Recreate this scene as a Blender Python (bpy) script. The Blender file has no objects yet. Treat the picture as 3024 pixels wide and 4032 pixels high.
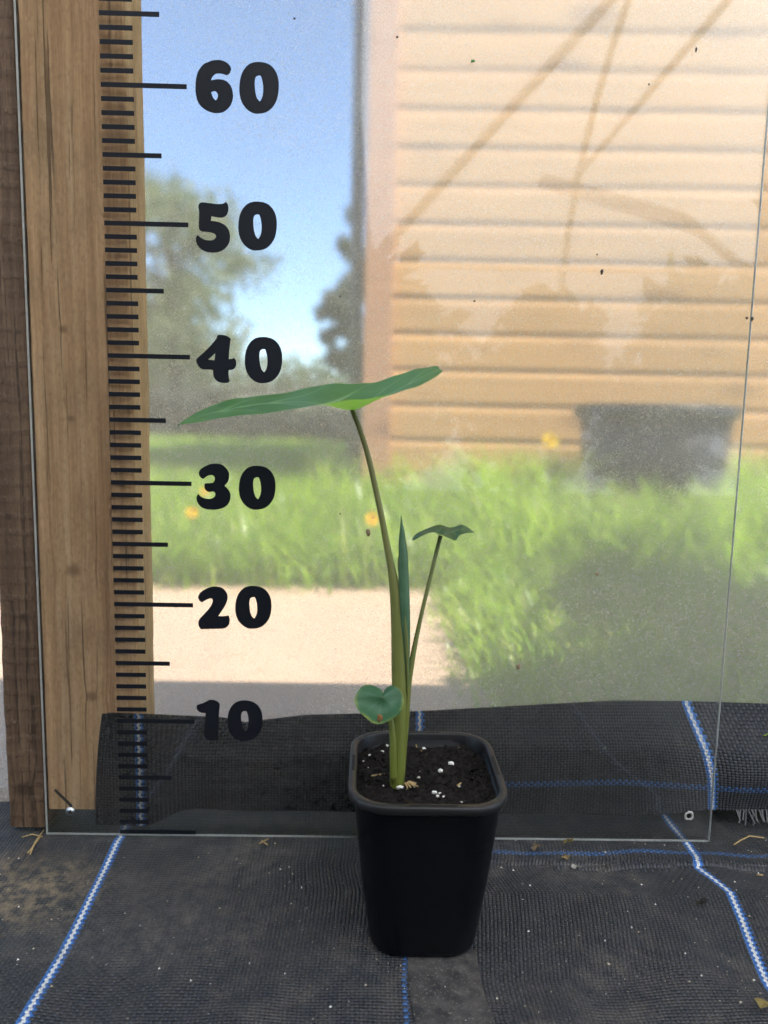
import bpy, bmesh, math, random
import numpy as np
from mathutils import Vector, Euler, Matrix

random.seed(7); rng = np.random.default_rng(11)
SC = bpy.context.scene
COL = SC.collection
R = math.radians

# ------------------------------------------------------------------ camera
CAM_LOC = Vector((0.27207, -0.60240, 0.35771))
CAM_ROT = Euler((1.442721, -0.020733, -0.014326), 'XYZ')
cam = bpy.data.cameras.new('camera')
cam.sensor_fit = 'VERTICAL'; cam.sensor_height = 36.0; cam.sensor_width = 27.0
cam.lens = 36.0 * 2950 / 4032
cam.clip_start = 0.01; cam.clip_end = 2000
cam.dof.use_dof = True; cam.dof.focus_distance = 0.56; cam.dof.aperture_fstop = 7.5
cam_ob = bpy.data.objects.new('camera', cam); COL.objects.link(cam_ob)
cam_ob.location = CAM_LOC; cam_ob.rotation_euler = CAM_ROT
SC.camera = cam_ob

# ------------------------------------------------------------------ sky, sun, exposure
SUN_EL, SUN_AZ = R(58), R(31)          # azimuth measured from +x towards -y (behind the camera, to the right)
TO_SUN = Vector((math.cos(SUN_EL) * math.cos(SUN_AZ), -math.cos(SUN_EL) * math.sin(SUN_AZ), math.sin(SUN_EL)))
world = bpy.data.worlds.new('World'); SC.world = world; world.use_nodes = True
wn = world.node_tree; wn.nodes.clear()
w_out = wn.nodes.new('ShaderNodeOutputWorld'); w_bg = wn.nodes.new('ShaderNodeBackground'); w_sky = wn.nodes.new('ShaderNodeTexSky')
w_sky.sky_type = 'NISHITA'; w_sky.sun_disc = False; w_sky.sun_elevation = SUN_EL
w_sky.sun_rotation = math.atan2(TO_SUN.x, TO_SUN.y)
w_sky.air_density = 1.0; w_sky.dust_density = 0.0; w_sky.ozone_density = 5.0; w_sky.altitude = 1200
w_bg.inputs['Strength'].default_value = 0.145
wn.links.new(w_sky.outputs[0], w_bg.inputs['Color']); wn.links.new(w_bg.outputs[0], w_out.inputs['Surface'])
sun_data = bpy.data.lights.new('sun', 'SUN'); sun_data.energy = 4.4; sun_data.angle = R(0.53); sun_data.color = (1.0, 0.95, 0.86)
sun = bpy.data.objects.new('sun', sun_data); COL.objects.link(sun)
sun.rotation_euler = (-TO_SUN).to_track_quat('-Z', 'Y').to_euler(); sun.location = (4, -4, 6)
SC.view_settings.view_transform = 'Standard'; SC.view_settings.look = 'None'
SC.view_settings.gamma = 1.0; SC.view_settings.exposure = 2.0
SC.view_settings.use_curve_mapping = False
SC.render.engine = 'CYCLES'
cy = SC.cycles
cy.use_denoising = True; cy.max_bounces = 8; cy.diffuse_bounces = 4; cy.glossy_bounces = 3
cy.transmission_bounces = 6; cy.transparent_max_bounces = 10; cy.sample_clamp_indirect = 8.0
cy.use_adaptive_sampling = True; cy.adaptive_threshold = .015; cy.adaptive_min_samples = 12

# ------------------------------------------------------------------ helpers
S = 3024 / 1659.0
RM = CAM_ROT.to_matrix()
def at(u, v, y=None, z=None):
    """a point of the photograph (1659 wide) carried out to a given depth y or height z"""
    d = RM @ Vector(((u * S - 1512) / 2950, -(v * S - 2016) / 2950, -1))
    t = (y - CAM_LOC.y) / d.y if y is not None else (z - CAM_LOC.z) / d.z
    return CAM_LOC + d * t

def link(name, me, mat=None, parent=None):
    o = bpy.data.objects.new(name, me); COL.objects.link(o)
    if me is not None and mat is not None and len(me.materials) == 0:
        for m in (mat if isinstance(mat, (list, tuple)) else [mat]): me.materials.append(m)
    if parent: o.parent = parent
    return o
def from_bm(name, bm, mat=None, parent=None, smooth=False):
    me = bpy.data.meshes.new(name); bm.to_mesh(me); bm.free()
    if smooth: me.polygons.foreach_set('use_smooth', [True] * len(me.polygons))
    return link(name, me, mat, parent)
def pydata(name, v, f, mat=None, parent=None, smooth=True, uv=None):
    me = bpy.data.meshes.new(name); me.from_pydata([tuple(p) for p in v], [], f); me.update()
    if smooth: me.polygons.foreach_set('use_smooth', [True] * len(me.polygons))
    if uv is not None:
        l = me.uv_layers.new(name='UVMap')
        idx = np.empty(len(me.loops), dtype=np.int32); me.loops.foreach_get('vertex_index', idx)
        l.data.foreach_set('uv', np.asarray(uv, dtype=np.float32)[idx].ravel())
    return link(name, me, mat, parent)
def empty(name, loc=(0, 0, 0)):
    o = bpy.data.objects.new(name, None); COL.objects.link(o); o.location = loc; o.empty_display_size = .05
    return o
def tag(o, label=None, cat=None, group=None, kind=None):
    if label: o['label'] = label
    if cat: o['category'] = cat
    if group: o['group'] = group
    if kind: o['kind'] = kind
    return o
def under(child, parent):
    """parent without moving: the thing's Empty only carries a location"""
    child.parent = parent
    child.matrix_parent_inverse = Matrix.Translation(-parent.location)
    return child
def box_bm(x0, x1, y0, y1, z0, z1, bevel=0, seg=1):
    bm = bmesh.new(); bmesh.ops.create_cube(bm, size=1)
    for v in bm.verts: v.co = Vector(((x0 + x1) / 2 + v.co.x * (x1 - x0), (y0 + y1) / 2 + v.co.y * (y1 - y0), (z0 + z1) / 2 + v.co.z * (z1 - z0)))
    if bevel: bmesh.ops.bevel(bm, geom=bm.edges[:], offset=bevel, segments=seg, affect='EDGES', profile=.6)
    return bm
def tube(name, pts, rad, mat, parent=None, n=10, caps=True):
    """swept tube; rad a number or a list, each entry r or (rx, ry)"""
    pts = [Vector(p) for p in pts]; m = len(pts)
    rads = rad if isinstance(rad, (list, tuple)) else [rad] * m
    v = []; f = []
    t0 = (pts[1] - pts[0]).normalized()
    side = t0.cross(Vector((0, 1, 0)))
    if side.length < .05: side = t0.cross(Vector((1, 0, 0)))
    side.normalize()
    for i, p in enumerate(pts):
        t = (pts[min(i + 1, m - 1)] - pts[max(i - 1, 0)]).normalized()
        side = (side - t * side.dot(t)).normalized(); up = t.cross(side)
        r = rads[i]; rx, ry = r if isinstance(r, (list, tuple)) else (r, r)
        for k in range(n):
            a = 2 * math.pi * k / n
            v.append(p + side * math.cos(a) * rx + up * math.sin(a) * ry)
    for i in range(m - 1):
        for k in range(n):
            a = i * n + k; b = i * n + (k + 1) % n
            f.append((a, b, b + n, a + n))
    if caps:
        f.append(tuple(range(n - 1, -1, -1))); f.append(tuple((m - 1) * n + k for k in range(n)))
    return pydata(name, v, f, mat, parent)
def catmull(P, sub=6):
    P = [Vector(p) for p in P]; out = []
    for i in range(len(P) - 1):
        p0 = P[max(i - 1, 0)]; p1 = P[i]; p2 = P[i + 1]; p3 = P[min(i + 2, len(P) - 1)]
        for s in range(sub):
            t = s / sub
            out.append(.5 * ((2 * p1) + (p2 - p0) * t + (2 * p0 - 5 * p1 + 4 * p2 - p3) * t * t + (3 * p1 - p0 - 3 * p2 + p3) * t ** 3))
    out.append(P[-1]); return out

class NT:
    """small node-graph writer"""
    def __init__(s, name):
        s.m = bpy.data.materials.new(name); s.m.use_nodes = True; s.t = s.m.node_tree; s.t.nodes.clear()
        s.out = s.n('ShaderNodeOutputMaterial')
    def n(s, typ, **k):
        nd = s.t.nodes.new(typ)
        for a, b in k.items(): setattr(nd, a, b)
        return nd
    def set(s, sock, val):
        if isinstance(val, bpy.types.NodeSocket): s.t.links.new(val, sock)
        elif val is not None:
            if sock.type == 'RGBA' and not hasattr(val, '__len__'): val = (val, val, val, 1)
            if sock.type == 'RGBA' and len(val) == 3: val = (*val, 1)
            sock.default_value = val
    def math(s, op, a, b=None, c=None, clamp=False):
        nd = s.n('ShaderNodeMath', operation=op, use_clamp=clamp)
        for i, x in enumerate((a, b, c)):
            if x is not None: s.set(nd.inputs[i], x)
        return nd.outputs[0]
    def mix(s, fac, a, b, mode='MIX'):
        nd = s.n('ShaderNodeMix', data_type='RGBA', blend_type=mode)
        s.set(nd.inputs[0], fac); s.set(nd.inputs[6], a); s.set(nd.inputs[7], b); return nd.outputs[2]
    def ramp(s, fac, stops, interp='LINEAR'):
        nd = s.n('ShaderNodeValToRGB'); nd.color_ramp.interpolation = interp; e = nd.color_ramp.elements
        while len(e) < len(stops): e.new(.5)
        for i, (p, c) in enumerate(stops):
            e[i].position = p; e[i].color = (c, c, c, 1) if not hasattr(c, '__len__') else (*c, 1)
        s.set(nd.inputs[0], fac); return nd.outputs[0]
    def noise(s, vec, scale=5, detail=4, rough=.55, dist=0):
        nd = s.n('ShaderNodeTexNoise'); s.set(nd.inputs['Vector'], vec)
        nd.inputs['Scale'].default_value = scale; nd.inputs['Detail'].default_value = detail
        nd.inputs['Roughness'].default_value = rough; nd.inputs['Distortion'].default_value = dist; return nd.outputs[0]
    def vor(s, vec, scale=5, feature='F1', rand=1, out=0):
        nd = s.n('ShaderNodeTexVoronoi', feature=feature); s.set(nd.inputs['Vector'], vec)
        nd.inputs['Scale'].default_value = scale; nd.inputs['Randomness'].default_value = rand; return nd.outputs[out]
    def map(s, vec, scale=(1, 1, 1), loc=(0, 0, 0), rot=(0, 0, 0)):
        nd = s.n('ShaderNodeMapping'); s.set(nd.inputs[0], vec)
        nd.inputs['Scale'].default_value = scale; nd.inputs['Location'].default_value = loc; nd.inputs['Rotation'].default_value = rot
        return nd.outputs[0]
    def obj(s): return s.n('ShaderNodeTexCoord').outputs['Object']
    def uv(s): return s.n('ShaderNodeTexCoord').outputs['UV']
    def pos(s): return s.n('ShaderNodeNewGeometry').outputs['Position']
    def sep(s, v): nd = s.n('ShaderNodeSeparateXYZ'); s.set(nd.inputs[0], v); return nd.outputs
    def comb(s, x, y, z=0.0):
        nd = s.n('ShaderNodeCombineXYZ'); s.set(nd.inputs[0], x); s.set(nd.inputs[1], y); s.set(nd.inputs[2], z); return nd.outputs[0]
    def bump(s, h, strength=.5, dist=.001, normal=None):
        nd = s.n('ShaderNodeBump'); nd.inputs['Strength'].default_value = strength; nd.inputs['Distance'].default_value = dist
        s.set(nd.inputs['Height'], h)
        if normal is not None: s.set(nd.inputs['Normal'], normal)
        return nd.outputs[0]
    def pbr(s, col, rough=.6, spec=.5, normal=None, metal=0.0, **k):
        nd = s.n('ShaderNodeBsdfPrincipled'); s.set(nd.inputs['Base Color'], col); s.set(nd.inputs['Roughness'], rough)
        s.set(nd.inputs['Specular IOR Level'], spec); nd.inputs['Metallic'].default_value = metal
        if normal is not None: s.set(nd.inputs['Normal'], normal)
        for a, b in k.items(): s.set(nd.inputs[a], b)
        return nd.outputs[0]
    def sh(s, typ, **k):
        nd = s.n(typ)
        for a, b in k.items(): s.set(nd.inputs[a], b)
        return nd.outputs[0]
    def mixs(s, fac, a, b):
        nd = s.n('ShaderNodeMixShader'); s.set(nd.inputs[0], fac); s.set(nd.inputs[1], a); s.set(nd.inputs[2], b); return nd.outputs[0]
    def done(s, shader): s.t.links.new(shader, s.out.inputs['Surface']); return s.m

def flat(name, col, rough=.6, spec=.5, metal=0.0, var=.15, scale=40, bump=0.0):
    g = NT(name); p = g.obj(); nz = g.noise(p, scale, 5)
    c = g.mix(g.math('MULTIPLY', nz, 1.0), tuple(x * (1 - var) for x in col), tuple(min(1, x * (1 + var)) for x in col))
    return g.done(g.pbr(c, rough, spec, g.bump(nz, bump, .002) if bump else None, metal))

# ------------------------------------------------------------------ materials
def wood_material(name, dark, mid, light, knots, saw=0.0, grey=0.0, zscale=2.2, seed=0.0):
    g = NT(name); p = g.obj(); x, y, z = g.sep(p)
    kn = None; wx = x
    for (kx, kz, r) in knots:
        dx = g.math('DIVIDE', g.math('SUBTRACT', x, kx), r); dz = g.math('DIVIDE', g.math('SUBTRACT', z, kz), r * .9)
        d = g.math('ADD', g.math('MULTIPLY', dx, dx), g.math('MULTIPLY', dz, dz)); d = g.math('MULTIPLY', d, g.math('ADD', .35, g.math('MULTIPLY', g.noise(p, 130, 4, .7), 1.5)))
        e = g.math('DIVIDE', 1.0, g.math('ADD', 1.0, d))
        wx = g.math('ADD', wx, g.math('MULTIPLY', e, g.math('MULTIPLY', dx, r * .55)))
        k1 = g.math('SUBTRACT', 1.0, g.math('POWER', d, .5), clamp=True)
        k1 = g.math('MINIMUM', g.math('MULTIPLY', k1, 1.5), 1.0)
        kn = k1 if kn is None else g.math('MAXIMUM', kn, k1)
    q = g.comb(g.math('MULTIPLY', wx, 1.0), y, g.math('MULTIPLY', z, 1.0))
    a = g.noise(g.map(q, (150, 60, zscale * 1.6), (seed, 0, seed)), 1, 5, .6, .3)
    b = g.noise(g.map(q, (520, 520, 9), (0, seed, 0)), 1, 4, .65)
    c = g.noise(g.map(q, (28, 20, 2.0), (seed, seed, 0)), 1, 3, .5, .6)
    blot = g.noise(g.map(p, (1, 1, .45)), 34, 6, .68)
    t = g.math('ADD', g.math('MULTIPLY', a, .55), g.math('MULTIPLY', b, .25)); t = g.math('ADD', t, g.math('MULTIPLY', c, .28))
    col = g.ramp(t, [(.36, dark), (.53, mid), (.68, light)])
    col = g.mix(g.ramp(blot, [(.45, 0), (.70, .7)]), col, tuple(v * .60 for v in mid))
    sp_ = g.noise(g.map(p, (1, 1, .5)), 420, 4, .7); col = g.mix(g.ramp(sp_, [(.52, 0), (.70, .45)]), col, tuple(v * .45 for v in mid)); col = g.mix(g.ramp(sp_, [(.30, .4), (.44, 0)]), col, light)
    crack = g.ramp(g.noise(g.map(q, (260, 200, 5), (3 + seed, 1, 2)), 1, 3, .5, .8), [(.33, 1), (.39, 0)])
    col = g.mix(g.math('MULTIPLY', crack, .65), col, tuple(v * .3 for v in dark))
    h = g.math('SUBTRACT', g.math('ADD', a, g.math('MULTIPLY', b, .6)), g.math('MULTIPLY', crack, 1.6))
    if saw:
        w = g.noise(g.map(p, (90, 90, 12)), 1, 3, .6)
        sw = g.math('SINE', g.math('MULTIPLY', g.math('ADD', z, g.math('MULTIPLY', w, .006)), 2 * math.pi / .0135))
        tear = g.ramp(g.noise(g.map(p, (900, 900, 160)), 1, 4, .7), [(.5, 0), (.62, 1)])
        sw = g.math('MULTIPLY', g.math('MAXIMUM', sw, 0.0), g.math('ADD', .3, tear))
        h = g.math('ADD', h, g.math('MULTIPLY', sw, saw)); col = g.mix(g.math('MULTIPLY', g.math('MULTIPLY', sw, .5), saw), col, light)
    if kn is not None:
        rings = g.math('SINE', g.math('MULTIPLY', kn, 22.0))
        kc = g.mix(g.math('MULTIPLY_ADD', rings, .25, .5), tuple(v * .4 for v in dark), tuple(v * .9 for v in dark))
        col = g.mix(g.math('MULTIPLY', kn, .7), col, kc)
    return g.done(g.pbr(col, .72, .25, g.bump(h, .85, .0011)))

M = {}
M['post_light'] = wood_material('planed_pine', (.36, .19, .085), (.66, .405, .205), (.80, .56, .32),
                                [(.028, .226, .0085), (.066, .63, .006), (.026, .42, .005), (.040, .118, .007), (.03, .35, .004)], seed=1.3)
M['post_dark'] = wood_material('rough_sawn_timber', (.045, .025, .014), (.092, .054, .030), (.165, .103, .060),
                               [(-.019, .035, .011), (-.012, .186, .006), (-.024, .49, .008), (-.02, .63, .006), (-.022, .27, .004)], saw=.9, seed=4.1)

def shed_material(name, base):
    g = NT(name); p = g.obj(); rnd = g.n('ShaderNodeObjectInfo').outputs['Random']
    q = g.n('ShaderNodeVectorMath', operation='ADD'); g.set(q.inputs[0], p); g.set(q.inputs[1], g.comb(g.math('MULTIPLY', rnd, 37.0), g.math('MULTIPLY', rnd, 11.0), g.math('MULTIPLY', rnd, 23.0)))
    q = q.outputs[0]
    gr = g.noise(g.map(q, (2.2, 40, 75)), 1, 4, .6, .35)
    col = g.ramp(gr, [(.3, tuple(v * .78 for v in base)), (.55, base), (.8, tuple(min(1, v * 1.14) for v in base))])
    kv = g.vor(g.map(q, (2.6, 5, 6.5)), 1); kk = g.ramp(kv, [(.13, 1), (.27, 0)])
    col = g.mix(g.math('MULTIPLY', kk, .75), col, (base[0] * .36, base[1] * .28, base[2] * .25))
    bl = g.noise(g.map(q, (1.1, 1, 2.4)), 1, 3)
    col = g.mix(g.ramp(bl, [(.35, 0), (.75, .35)]), col, tuple(v * .7 for v in base))
    col = g.mix(g.math('MULTIPLY', rnd, .25), col, tuple(min(1, v * 1.2) for v in base))
    return g.done(g.pbr(col, .62, .3, g.bump(gr, .3, .001)))
M['shed'] = shed_material('stained_shiplap', (.66, .36, .135))
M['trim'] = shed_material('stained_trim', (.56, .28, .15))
M['shed_dark'] = flat('dark_bitumen', (.035, .035, .038), .7)

def fabric_material(name, stripes, dusty, tint=(.0160, .0168, .0190)):
    """woven ground cover; uv is in metres; stripes: (axis, position, half width, has white core)"""
    g = NT(name); u, v, _ = g.sep(g.uv()); p = g.pos()
    cu, cv = 1 / .0029, 1 / .0024
    su = g.math('MULTIPLY', u, cu); sv = g.math('MULTIPLY', v, cv)
    fu = g.math('FRACT', su); fv = g.math('FRACT', sv)
    iu = g.math('FLOOR', su); iv = g.math('FLOOR', sv)
    par = g.math('FLOORED_MODULO', g.math('ADD', iu, iv), 2.0)
    bu = g.math('SINE', g.math('MULTIPLY', fu, math.pi)); bv = g.math('SINE', g.math('MULTIPLY', fv, math.pi))
    hu = g.math('MULTIPLY', g.math('POWER', bu, .45), g.math('POWER', bv, .9)); hv = g.math('MULTIPLY', g.math('POWER', bv, .45), g.math('POWER', bu, .9))
    mixh = g.n('ShaderNodeMix', data_type='FLOAT'); g.set(mixh.inputs[0], par); g.set(mixh.inputs[2], hu); g.set(mixh.inputs[3], hv)
    h = mixh.outputs[0]
    big = g.noise(p, 9, 4, .6); mid = g.noise(p, 60, 5, .65); fine = g.noise(p, 700, 3, .7)
    base = g.mix(par, tuple(c * .6 for c in tint), tuple(c * 2.0 for c in tint))
    base = g.mix(g.ramp(big, [(.35, 0), (.7, 1)]), base, tuple(c * 1.5 for c in tint))
    base = g.mix(g.ramp(h, [(.05, .85), (.5, 0)]), base, (.004, .004, .005))
    # dirt caught in the weave
    d = g.math('MULTIPLY', g.ramp(mid, [(.42, 0), (.72, 1)]), g.ramp(big, [(.38, .15), (.66, 1)]))
    d = g.math('MULTIPLY', d, dusty)
    x, y, z = g.sep(p)
    base = g.mix(d, base, (.125, .105, .082))
    for (px_, py_, r_, f_) in ([(-.005, -.075, .095, 1.0), (.10, -.10, .12, .45), (.17, -.035, .06, .55), (.44, -.052, .05, .4)] if dusty > .2 else []):
        dx = g.math('DIVIDE', g.math('SUBTRACT', x, px_), r_); dy = g.math('DIVIDE', g.math('SUBTRACT', y, py_), r_ * .6)
        dd = g.math('SUBTRACT', 1.0, g.math('ADD', g.math('MULTIPLY', dx, dx), g.math('MULTIPLY', dy, dy)), clamp=True)
        dd = g.math('MULTIPLY', g.math('MULTIPLY', dd, g.ramp(g.noise(p, 130, 5, .7), [(.42, 0), (.66, 1)])), f_ * .75)
        base = g.mix(dd, base, (.27, .195, .105) if f_ == 1 else (.15, .135, .115))
    spk = g.ramp(g.vor(p, 190), [(.07, 1), (.11, 0)])
    spk = g.math('MULTIPLY', spk, g.ramp(g.noise(p, 45, 2), [(.56, 0), (.66, 1)]))
    base = g.mix(g.math('MULTIPLY', spk, .5), base, (.30, .27, .22))
    for (ax, pos, hw, core) in stripes:
        t, l, fl, il = (u, v, fv, iv) if ax == 'u' else (v, u, fu, iu)
        alt = g.math('FLOORED_MODULO', il, 2.0)
        off = g.math('SUBTRACT', g.math('SUBTRACT', t, pos), g.math('MULTIPLY', g.math('SUBTRACT', alt, .5), hw * .24))
        a = g.math('ABSOLUTE', off)
        blue = g.math('LESS_THAN', a, g.math('ADD', hw, g.math('MULTIPLY', g.math('SUBTRACT', alt, .5), hw * .22)))
        bc = g.mix(par, (.020, .085, .27), (.045, .165, .42))
        bc = g.mix(g.ramp(mid, [(.45, 0), (.75, .5)]), bc, (.03, .05, .09))
        if not core: blue = g.math('MULTIPLY', blue, g.math('ADD', .12, g.math('MULTIPLY', par, .42)))
        blue = g.math('MULTIPLY', blue, g.math('GREATER_THAN', v, -.31) if ax == 'u' else g.ramp(u, [(.285, 0), (.33, 1)]))
        base = g.mix(blue, base, bc)
        if core:
            base = g.mix(g.math('MULTIPLY', g.math('LESS_THAN', a, hw * .33), g.math('GREATER_THAN', v, -.31)), base, g.mix(g.ramp(mid, [(.4, 0), (.8, .5)]), (.56, .56, .55), (.28, .27, .25)))
    rough = g.math('ADD', .42, g.math('MULTIPLY', big, .25))
    nb = g.bump(h, 1.0, .0011, g.bump(fine, .2, .0004))
    return g.done(g.pbr(base, rough, .38, nb))
M['floor_fabric'] = fabric_material('woven_ground_cover', [('u', .0, .0036, True), ('u', .4815, .0036, True), ('u', .2365, .0016, False), ('v', -.0215, .0026, False)], .5)
M['flap_fabric'] = fabric_material('woven_ground_cover_flap', [('u', .0, .0036, True), ('u', .2405, .0036, True), ('u', .5020, .0036, True), ('v', .0330, .0026, False)], .18)

def film_material(name, haze, ior, rough, scratch):
    g = NT(name); p = g.pos()
    worm = g.noise(g.map(p, (1, 1, 1)), 420, 3, .6, 2.2); big = g.noise(p, 7, 4, .6)
    wf = g.math('MULTIPLY', g.ramp(worm, [(.54, 0), (.66, 1)]), scratch)
    wf = g.math('MULTIPLY', wf, g.ramp(big, [(.3, .5), (.7, 1.2)]))
    fac = g.math('ADD', g.math('MULTIPLY', g.ramp(big, [(.25, .8), (.75, 1.2)]), haze), wf, clamp=True)
    nz = g.bump(g.noise(p, 22, 3), .12, .01)
    tr = g.sh('ShaderNodeBsdfRefraction', Color=(.83, .83, .82), Roughness=rough, IOR=ior)
    tl = g.sh('ShaderNodeBsdfTranslucent', Color=(.97, .90, .79)); df = g.sh('ShaderNodeBsdfDiffuse', Color=(.8, .78, .72))
    sc = g.mixs(.3, tl, df)
    s = g.mixs(fac, tr, sc)
    fr = g.n('ShaderNodeFresnel'); fr.inputs['IOR'].default_value = 1.35
    gl = g.sh('ShaderNodeBsdfGlossy', Color=(1, 1, 1), Roughness=.08, Normal=nz)
    s = g.mixs(g.math('MULTIPLY', fr.outputs[0], .3), s, gl)
    return g.done(s)
M['side_film'] = film_material('clear_polythene', .20, 1.12, .175, .26)
def roof_material():
    g = NT('diffusing_polythene'); p = g.pos()
    tl = g.sh('ShaderNodeBsdfTranslucent', Color=(.95, .95, .93)); df = g.sh('ShaderNodeBsdfDiffuse', Color=(.85, .85, .83))
    return g.done(g.mixs(.22, tl, df))
M['roof_film'] = roof_material()

def acrylic():
    g = NT('clear_acrylic'); p = g.pos()
    fr = g.n('ShaderNodeFresnel'); fr.inputs['IOR'].default_value = 1.345
    gl = g.sh('ShaderNodeBsdfGlossy', Color=(1, 1, 1), Roughness=.015); tr = g.sh('ShaderNodeBsdfTransparent', Color=(.985, .99, .985))
    s = g.mixs(fr.outputs[0], tr, gl)
    dust = g.ramp(g.noise(p, 330, 4, .7), [(.57, 0), (.75, 1)]); big = g.noise(p, 12, 4)
    sp = g.ramp(g.vor(p, 170), [(.05, 1), (.08, 0)]); sp = g.math('MULTIPLY', sp, g.ramp(g.noise(p, 30, 2), [(.55, 0), (.6, 1)]))
    smear = g.ramp(g.noise(g.map(p, (60, 60, 9), rot=(0, .5, 0)), 1, 4, .6), [(.5, 0), (.8, 1)])
    f = g.math('ADD', g.math('MULTIPLY', dust, g.ramp(big, [(.3, .035), (.7, .07)])), g.math('MULTIPLY', sp, .30)); f = g.math('ADD', f, g.math('MULTIPLY', smear, .02))
    f = g.math('ADD', f, .016, clamp=True)
    d = g.mixs(.4, g.sh('ShaderNodeBsdfDiffuse', Color=(.75, .72, .66)), g.sh('ShaderNodeBsdfTranslucent', Color=(.8, .78, .72)))
    return g.done(g.mixs(f, s, d))
M['acrylic'] = acrylic()
M['acrylic_edge'] = flat('sawn_acrylic_edge', (.62, .64, .62), .35, .5, var=.3, scale=300)
M['vinyl'] = flat('black_vinyl', (.007, .008, .011), .40, .22, var=.3, scale=500)
M['pot'] = flat('black_moulded_plastic', (.0028, .003, .0038), .36, .16, var=.15, scale=60)
M['rim'] = flat('highlit_black_plastic', (.0095, .009, .009), .40, .32, var=.5, scale=260, bump=.1)  # paler than the body: the rim's top highlight is put into its colour
M['slot'] = flat('rim_recess_black', (.004, .004, .004), .6, .2)
M['steel'] = flat('zinc_plated_steel', (.42, .43, .42), .38, .5, metal=1.0)
M['nail'] = flat('dull_steel', (.06, .052, .045), .5, .5, metal=.6)
M['tube'] = flat('galvanised_tube', (.55, .55, .54), .55, .5, metal=.2)
M['white'] = flat('perlite_white', (.60, .58, .52), .8, .2, var=.12, scale=900, bump=.5)
M['straw'] = flat('dry_straw', (.30, .21, .095), .75, .2, var=.4, scale=300)
M['dry_leaf'] = flat('withered_leaf', (.26, .20, .07), .7, .2, var=.5, scale=200)
M['fleck'] = flat('dark_fleck', (.02, .016, .012), .6, .3)
M['mud'] = flat('dried_mud_fleck', (.22, .16, .10), .9, .1, var=.5, scale=900)
M['green_fleck'] = flat('green_leaf_fleck', (.05, .16, .04), .6, .3)
M['plastic_black'] = flat('weathered_black_plastic', (.014, .014, .015), .42, .45, var=.3, scale=12)
M['butt'] = flat('dark_green_plastic', (.02, .04, .025), .5, .4)
M['orange'] = flat('orange_plastic', (.75, .14, .03), .5, .4)

def soil():
    g = NT('potting_compost'); p = g.obj()
    a = g.noise(p, 420, 6, .75); b = g.noise(p, 120, 4, .6); f = g.vor(g.map(p, (1, .4, 1), rot=(0, 0, .8)), 700)
    col = g.ramp(a, [(.3, (.0013, .001, .0009)), (.55, (.0075, .0050, .0036)), (.75, (.034, .020, .012))])
    col = g.mix(g.ramp(b, [(.45, 0), (.7, .5)]), col, (.008, .0045, .003))
    col = g.mix(g.ramp(f, [(.0, .5), (.12, 0)]), col, (.03, .018, .011))
    return g.done(g.pbr(col, .85, .25, g.bump(a, 1.0, .003)))
M['soil'] = soil()

def leaf_material(name, top, under_, transl, veins=True):
    """uv: u along the midrib 0..1, v across -1..1"""
    g = NT(name); u, v, _ = g.sep(g.uv()); p = g.obj()
    nz = g.noise(p, 90, 4); c = g.mix(g.ramp(nz, [(.35, 0), (.7, 1)]), tuple(x * .85 for x in top), tuple(x * 1.15 for x in top))
    if veins:
        av = g.math('ABSOLUTE', v)
        s = g.math('MULTIPLY', g.math('SUBTRACT', u, g.math('MULTIPLY', g.math('POWER', av, 1.1), .16)), 7.0)
        fs = g.math('ABSOLUTE', g.math('SUBTRACT', g.math('FRACT', s), .5))
        lv = g.ramp(fs, [(.0, 1), (.07, 0)]); lv = g.math('MULTIPLY', lv, g.ramp(av, [(.05, .9), (.95, .15)]))
        mv = g.ramp(av, [(.012, 1), (.035, 0)])
        vn = g.math('MAXIMUM', lv, mv)
        c = g.mix(g.math('MULTIPLY', vn, .8), c, (.30, .47, .22))
        ed = g.ramp(av, [(.965, 0), (1.0, .6)]); c = g.mix(ed, c, (.16, .20, .05))
    back = g.n('ShaderNodeNewGeometry').outputs['Backfacing']
    c2 = g.mix(back, c, under_)
    pr = g.pbr(c2, .46, .35, g.bump(nz, .08, .001)); tl = g.sh('ShaderNodeBsdfTranslucent', Color=transl)
    return g.done(g.mixs(.42, pr, tl))
M['leaf'] = leaf_material('taro_leaf', (.045, .135, .034), (.12, .23, .03), (.20, .44, .04))
M['small_leaf'] = leaf_material('taro_young_leaf', (.028, .085, .034), (.07, .16, .03), (.10, .26, .03))
def round_leaf():
    g = NT('taro_seedling_leaf'); u, v, _ = g.sep(g.uv())      # polar: u angle 0..1, v radius 0..1
    f = g.math('ABSOLUTE', g.math('SUBTRACT', g.math('FRACT', g.math('MULTIPLY', u, 11.0)), .5))
    vn = g.math('MULTIPLY', g.ramp(f, [(.0, 1), (.13, 0)]), g.ramp(v, [(.0, .9), (.9, 0)]))
    nz = g.noise(g.obj(), 160, 4); c = g.mix(nz, (.026, .075, .036), (.040, .105, .052))
    c = g.mix(g.math('MULTIPLY', vn, .6), c, (.13, .23, .16))
    c = g.mix(g.math('MULTIPLY', g.ramp(v, [(.86, 0), (1.0, .9)]), g.ramp(g.noise(g.obj(), 130, 3), [(.38, 0), (.62, 1)])), c, (.22, .25, .05))
    c = g.mix(g.ramp(v, [(.0, .7), (.07, 0)]), c, (.14, .09, .05))
    pr = g.pbr(c, .5, .3, g.bump(nz, .1, .001)); tl = g.sh('ShaderNodeBsdfTranslucent', Color=(.08, .24, .04))
    return g.done(g.mixs(.25, pr, tl))
M['round_leaf'] = round_leaf()
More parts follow.
